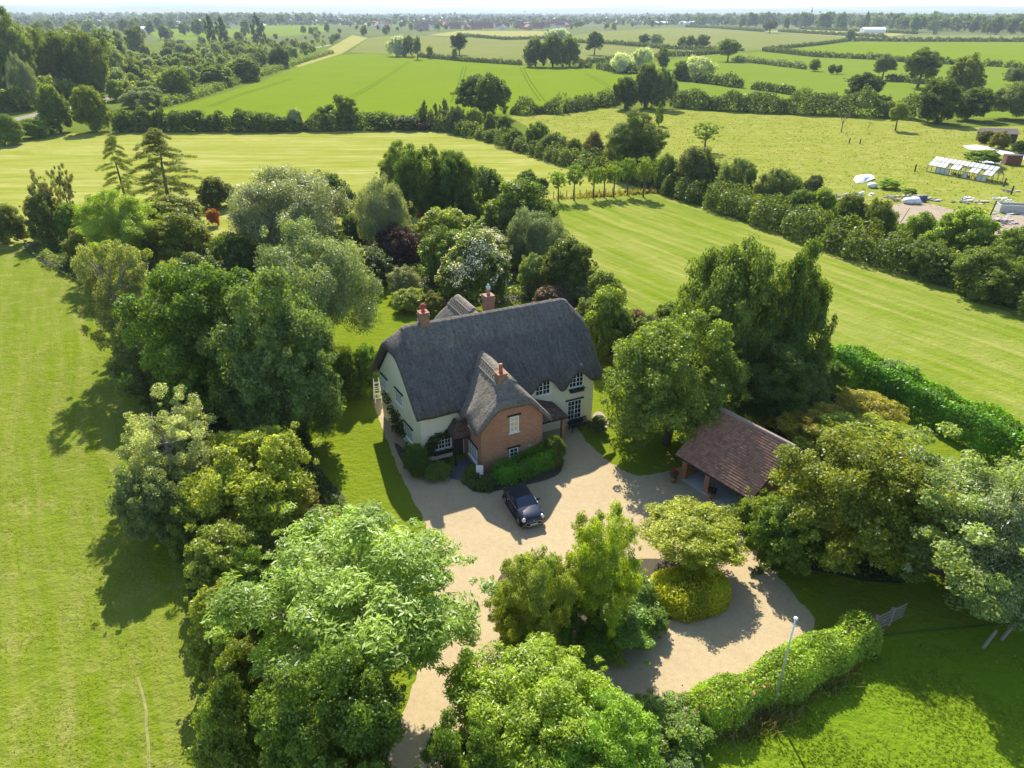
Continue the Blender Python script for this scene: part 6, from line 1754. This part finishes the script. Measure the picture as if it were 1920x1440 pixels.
VIL = [(800, 905, 47, 56, 26), (905, 1010, 46, 56, 18), (1010, 1090, 44, 53, 14), (700, 800, 48, 58, 10), (590, 720, 34, 46, 12), (500, 600, 22, 30, 8)]
for (xa, xb, ya, yb, cnt) in VIL:
    k = 0
    for _ in range(400):
        if k >= cnt: break
        q = (rng2.uniform(xa, xb), rng2.uniform(ya, yb)); g = G(*q)
        if any(math.dist(g[:2], o[:2]) < 22 for o in vp): continue
        if any(math.hypot(g[0] - a_, g[1] - b_) < 9 for a_, b_, _h in WD): continue
        vp.append(g); k += 1
        village_house(q, rng2.uniform(13, 22), rng2.uniform(8, 11), rng2.uniform(3.5, 5.6), rng2.uniform(4, 5.5), rng2.uniform(-.5, .5) + (PI / 2 if rng2.random() < .3 else 0), rng2.choice(['roofred', 'roofred', 'roofbrown']), rng2.choice(['housebrick', 'housebrick', 'houserender']), 'distant village house with a tiled roof among trees', 'houses of the distant village')
for px, wd, lab in (((1240, 47), 30, 'white walled farm building left of the long white sheds'), ((1262, 46), 44, 'long white shed beyond the brown field, left one'), ((1298, 47), 40, 'long white shed beyond the brown field, right one'), ((1640, 62), 34, 'low pale roofed barn before the right hand treeline'), ((268, 60), 22, 'pale low building beside the small left field')):
    p = G(*px); t = empty('farm_shed', p, R_(4), lab, 'shed')
    MB().box(-wd / 2, wd / 2, 0, 14, 0, 5).obj('wall', M['shedwhite'], t); MB().prism([(-.5, 5.003), (14.5, 5.003), (7, 8)], 'x', -wd / 2 - .5, wd / 2 + .5).obj('roof', M['shedwhite'], t)
for px, wd, h, lab in (((832, 27.5), 260, 24, 'wide white hall shining far out on the plain'), ((925, 26.5), 220, 12, 'flat pale warehouse far out on the plain')):
    p = G(*px); MB().box(-wd / 2, wd / 2, 0, 120, 0, h).prism([(0, h + .01), (120, h + .01), (60, h + 8)], 'x', -wd / 2 + 1, wd / 2 - 1).obj('distant_hall', M['shedwhite'], None, loc=p); tag(C.objects[-1], lab, 'hall')
# red and white lattice mast
p = G(1518, 46); mast = empty('lattice_mast', p, 0, 'red and white lattice mast above the right hand treeline', 'mast')
for k in range(6):
    mb = MB(); z0, z1 = k * 6.5, (k + 1) * 6.5; w0, w1 = 3.2 - k * .48, 3.2 - (k + 1) * .48
    cs = [(-1, -1), (1, -1), (1, 1), (-1, 1)]
    for i in range(4):
        a_, b_ = cs[i], cs[(i + 1) % 4]
        mb.bar((a_[0] * w0, a_[1] * w0, z0), (a_[0] * w1, a_[1] * w1, z1), .5); mb.bar((a_[0] * w0, a_[1] * w0, z0), (b_[0] * w1, b_[1] * w1, z1), .35); mb.bar((b_[0] * w0, b_[1] * w0, z0), (a_[0] * w1, a_[1] * w1, z1), .35)
    mb.obj('section', M['mastred'] if k % 2 == 0 else M['shedwhite'], mast)
# city blocks on the horizon
for x, ws, lab in ((1585, (60, 90, 50), 'group of hazy tower blocks on the horizon, left of the wide one'), (1670, (120, 60), 'low hazy block on the horizon right of the tower blocks'), (1815, (70, 110), 'wide hazy tower block on the horizon at the right')):
    p = G(x, 23.5); mb = MB(); xx = 0
    for i, q in enumerate(ws):
        mb.box(xx, xx + q, 0, 60, -1, 70 + 45 * ((i * 7 + x) % 3) / 2); xx += q + 1
    mb.obj('tower_block', M['concrete'], None, loc=p); tag(C.objects[-1], lab, 'tower block')

# ------------------------------------------------------------------ tufts of grass
def tufts(name, px, n, h, col, label, seed, z=0.05, wdt=0.05):
    rng = np.random.default_rng(seed)
    poly = [G(*q)[:2] for q in px]; x0 = min(p[0] for p in poly); x1 = max(p[0] for p in poly); y0 = min(p[1] for p in poly); y1 = max(p[1] for p in poly)
    pts = []
    Q = rng.uniform((x0, y0), (x1, y1), (n * 3, 2))
    dens = np.sin(Q[:, 0] * .9 + 2 * np.sin(Q[:, 1] * .35)) + np.sin(Q[:, 1] * 1.3 + Q[:, 0] * .4) + rng.normal(size=len(Q)) * .9
    for q, d_ in zip(Q, dens):
        if d_ > 0.1 and inside(q, poly): pts.append(q)
        if len(pts) >= n: break
    P = np.array(pts); n = len(P); b = 5
    k = np.repeat(np.arange(n), b); m_ = len(k)
    base = np.concatenate([P[k] + rng.normal(size=(m_, 2)) * h * .45, np.full((m_, 1), z)], 1)
    d_ = rng.normal(size=(m_, 3)) * .55; d_[:, 2] = 1
    hh = (h * rng.uniform(.45, 1.2, n))[k] * rng.uniform(.6, 1.1, m_)
    tip = base + d_ * hh[:, None]
    s = rng.normal(size=(m_, 3)); s[:, 2] = 0; s /= np.linalg.norm(s, axis=1)[:, None]; s *= (wdt * .5)
    V = np.empty((m_, 4, 3)); V[:, 0] = base - s; V[:, 1] = base + s; V[:, 2] = tip + s * .3; V[:, 3] = tip - s * .3
    o = link(name, np_mesh(name, V.reshape(-1, 3), np.arange(m_ * 4).reshape(-1, 4), LEAF, np.clip(.5 * rng.random(n)[k] + .5 * rng.random(m_), 0, 1)))
    o.color = (*col, 1); return tag(o, label, 'grass', None, 'stuff')
tufts('grass', [(-60, 640), (190, 640), (300, 940), (370, 1200), (385, 1500), (-220, 1500)], 14000, .045, (.20, .24, .03), 'tufted paddock grass at the lower left', 1, .05, .035)
tufts('grass', [(1640, 1200), (1990, 1240), (2050, 1500), (1180, 1500), (1290, 1360), (1500, 1275)], 6000, .06, (.17, .25, .026), 'lush grass at the lower right corner', 2, .05)
tufts('tall_grass', [(1330, 1365), (1440, 1325), (1540, 1275), (1620, 1225), (1640, 1240), (1560, 1300), (1460, 1360), (1380, 1400), (1330, 1400)], 900, .6, (.16, .16, .06), 'tall seeding grass along the foot of the rose hedge', 3, .05, .06)
tufts('tall_grass', [(1050, 368), (1230, 358), (1235, 362), (1050, 374)], 500, .7, (.20, .20, .06), 'strip of long dry grass under the young trees', 4, .02, .25)

tufts('meadow_weeds', [(960, 222), (1130, 208), (1450, 218), (1800, 242), (2000, 245), (2100, 440), (1920, 425), (1560, 368), (1270, 316), (1100, 280)], 9000, .15, (.17, .20, .032), 'rank grass and weeds scattered over the rough meadow', 6, .02, .16)
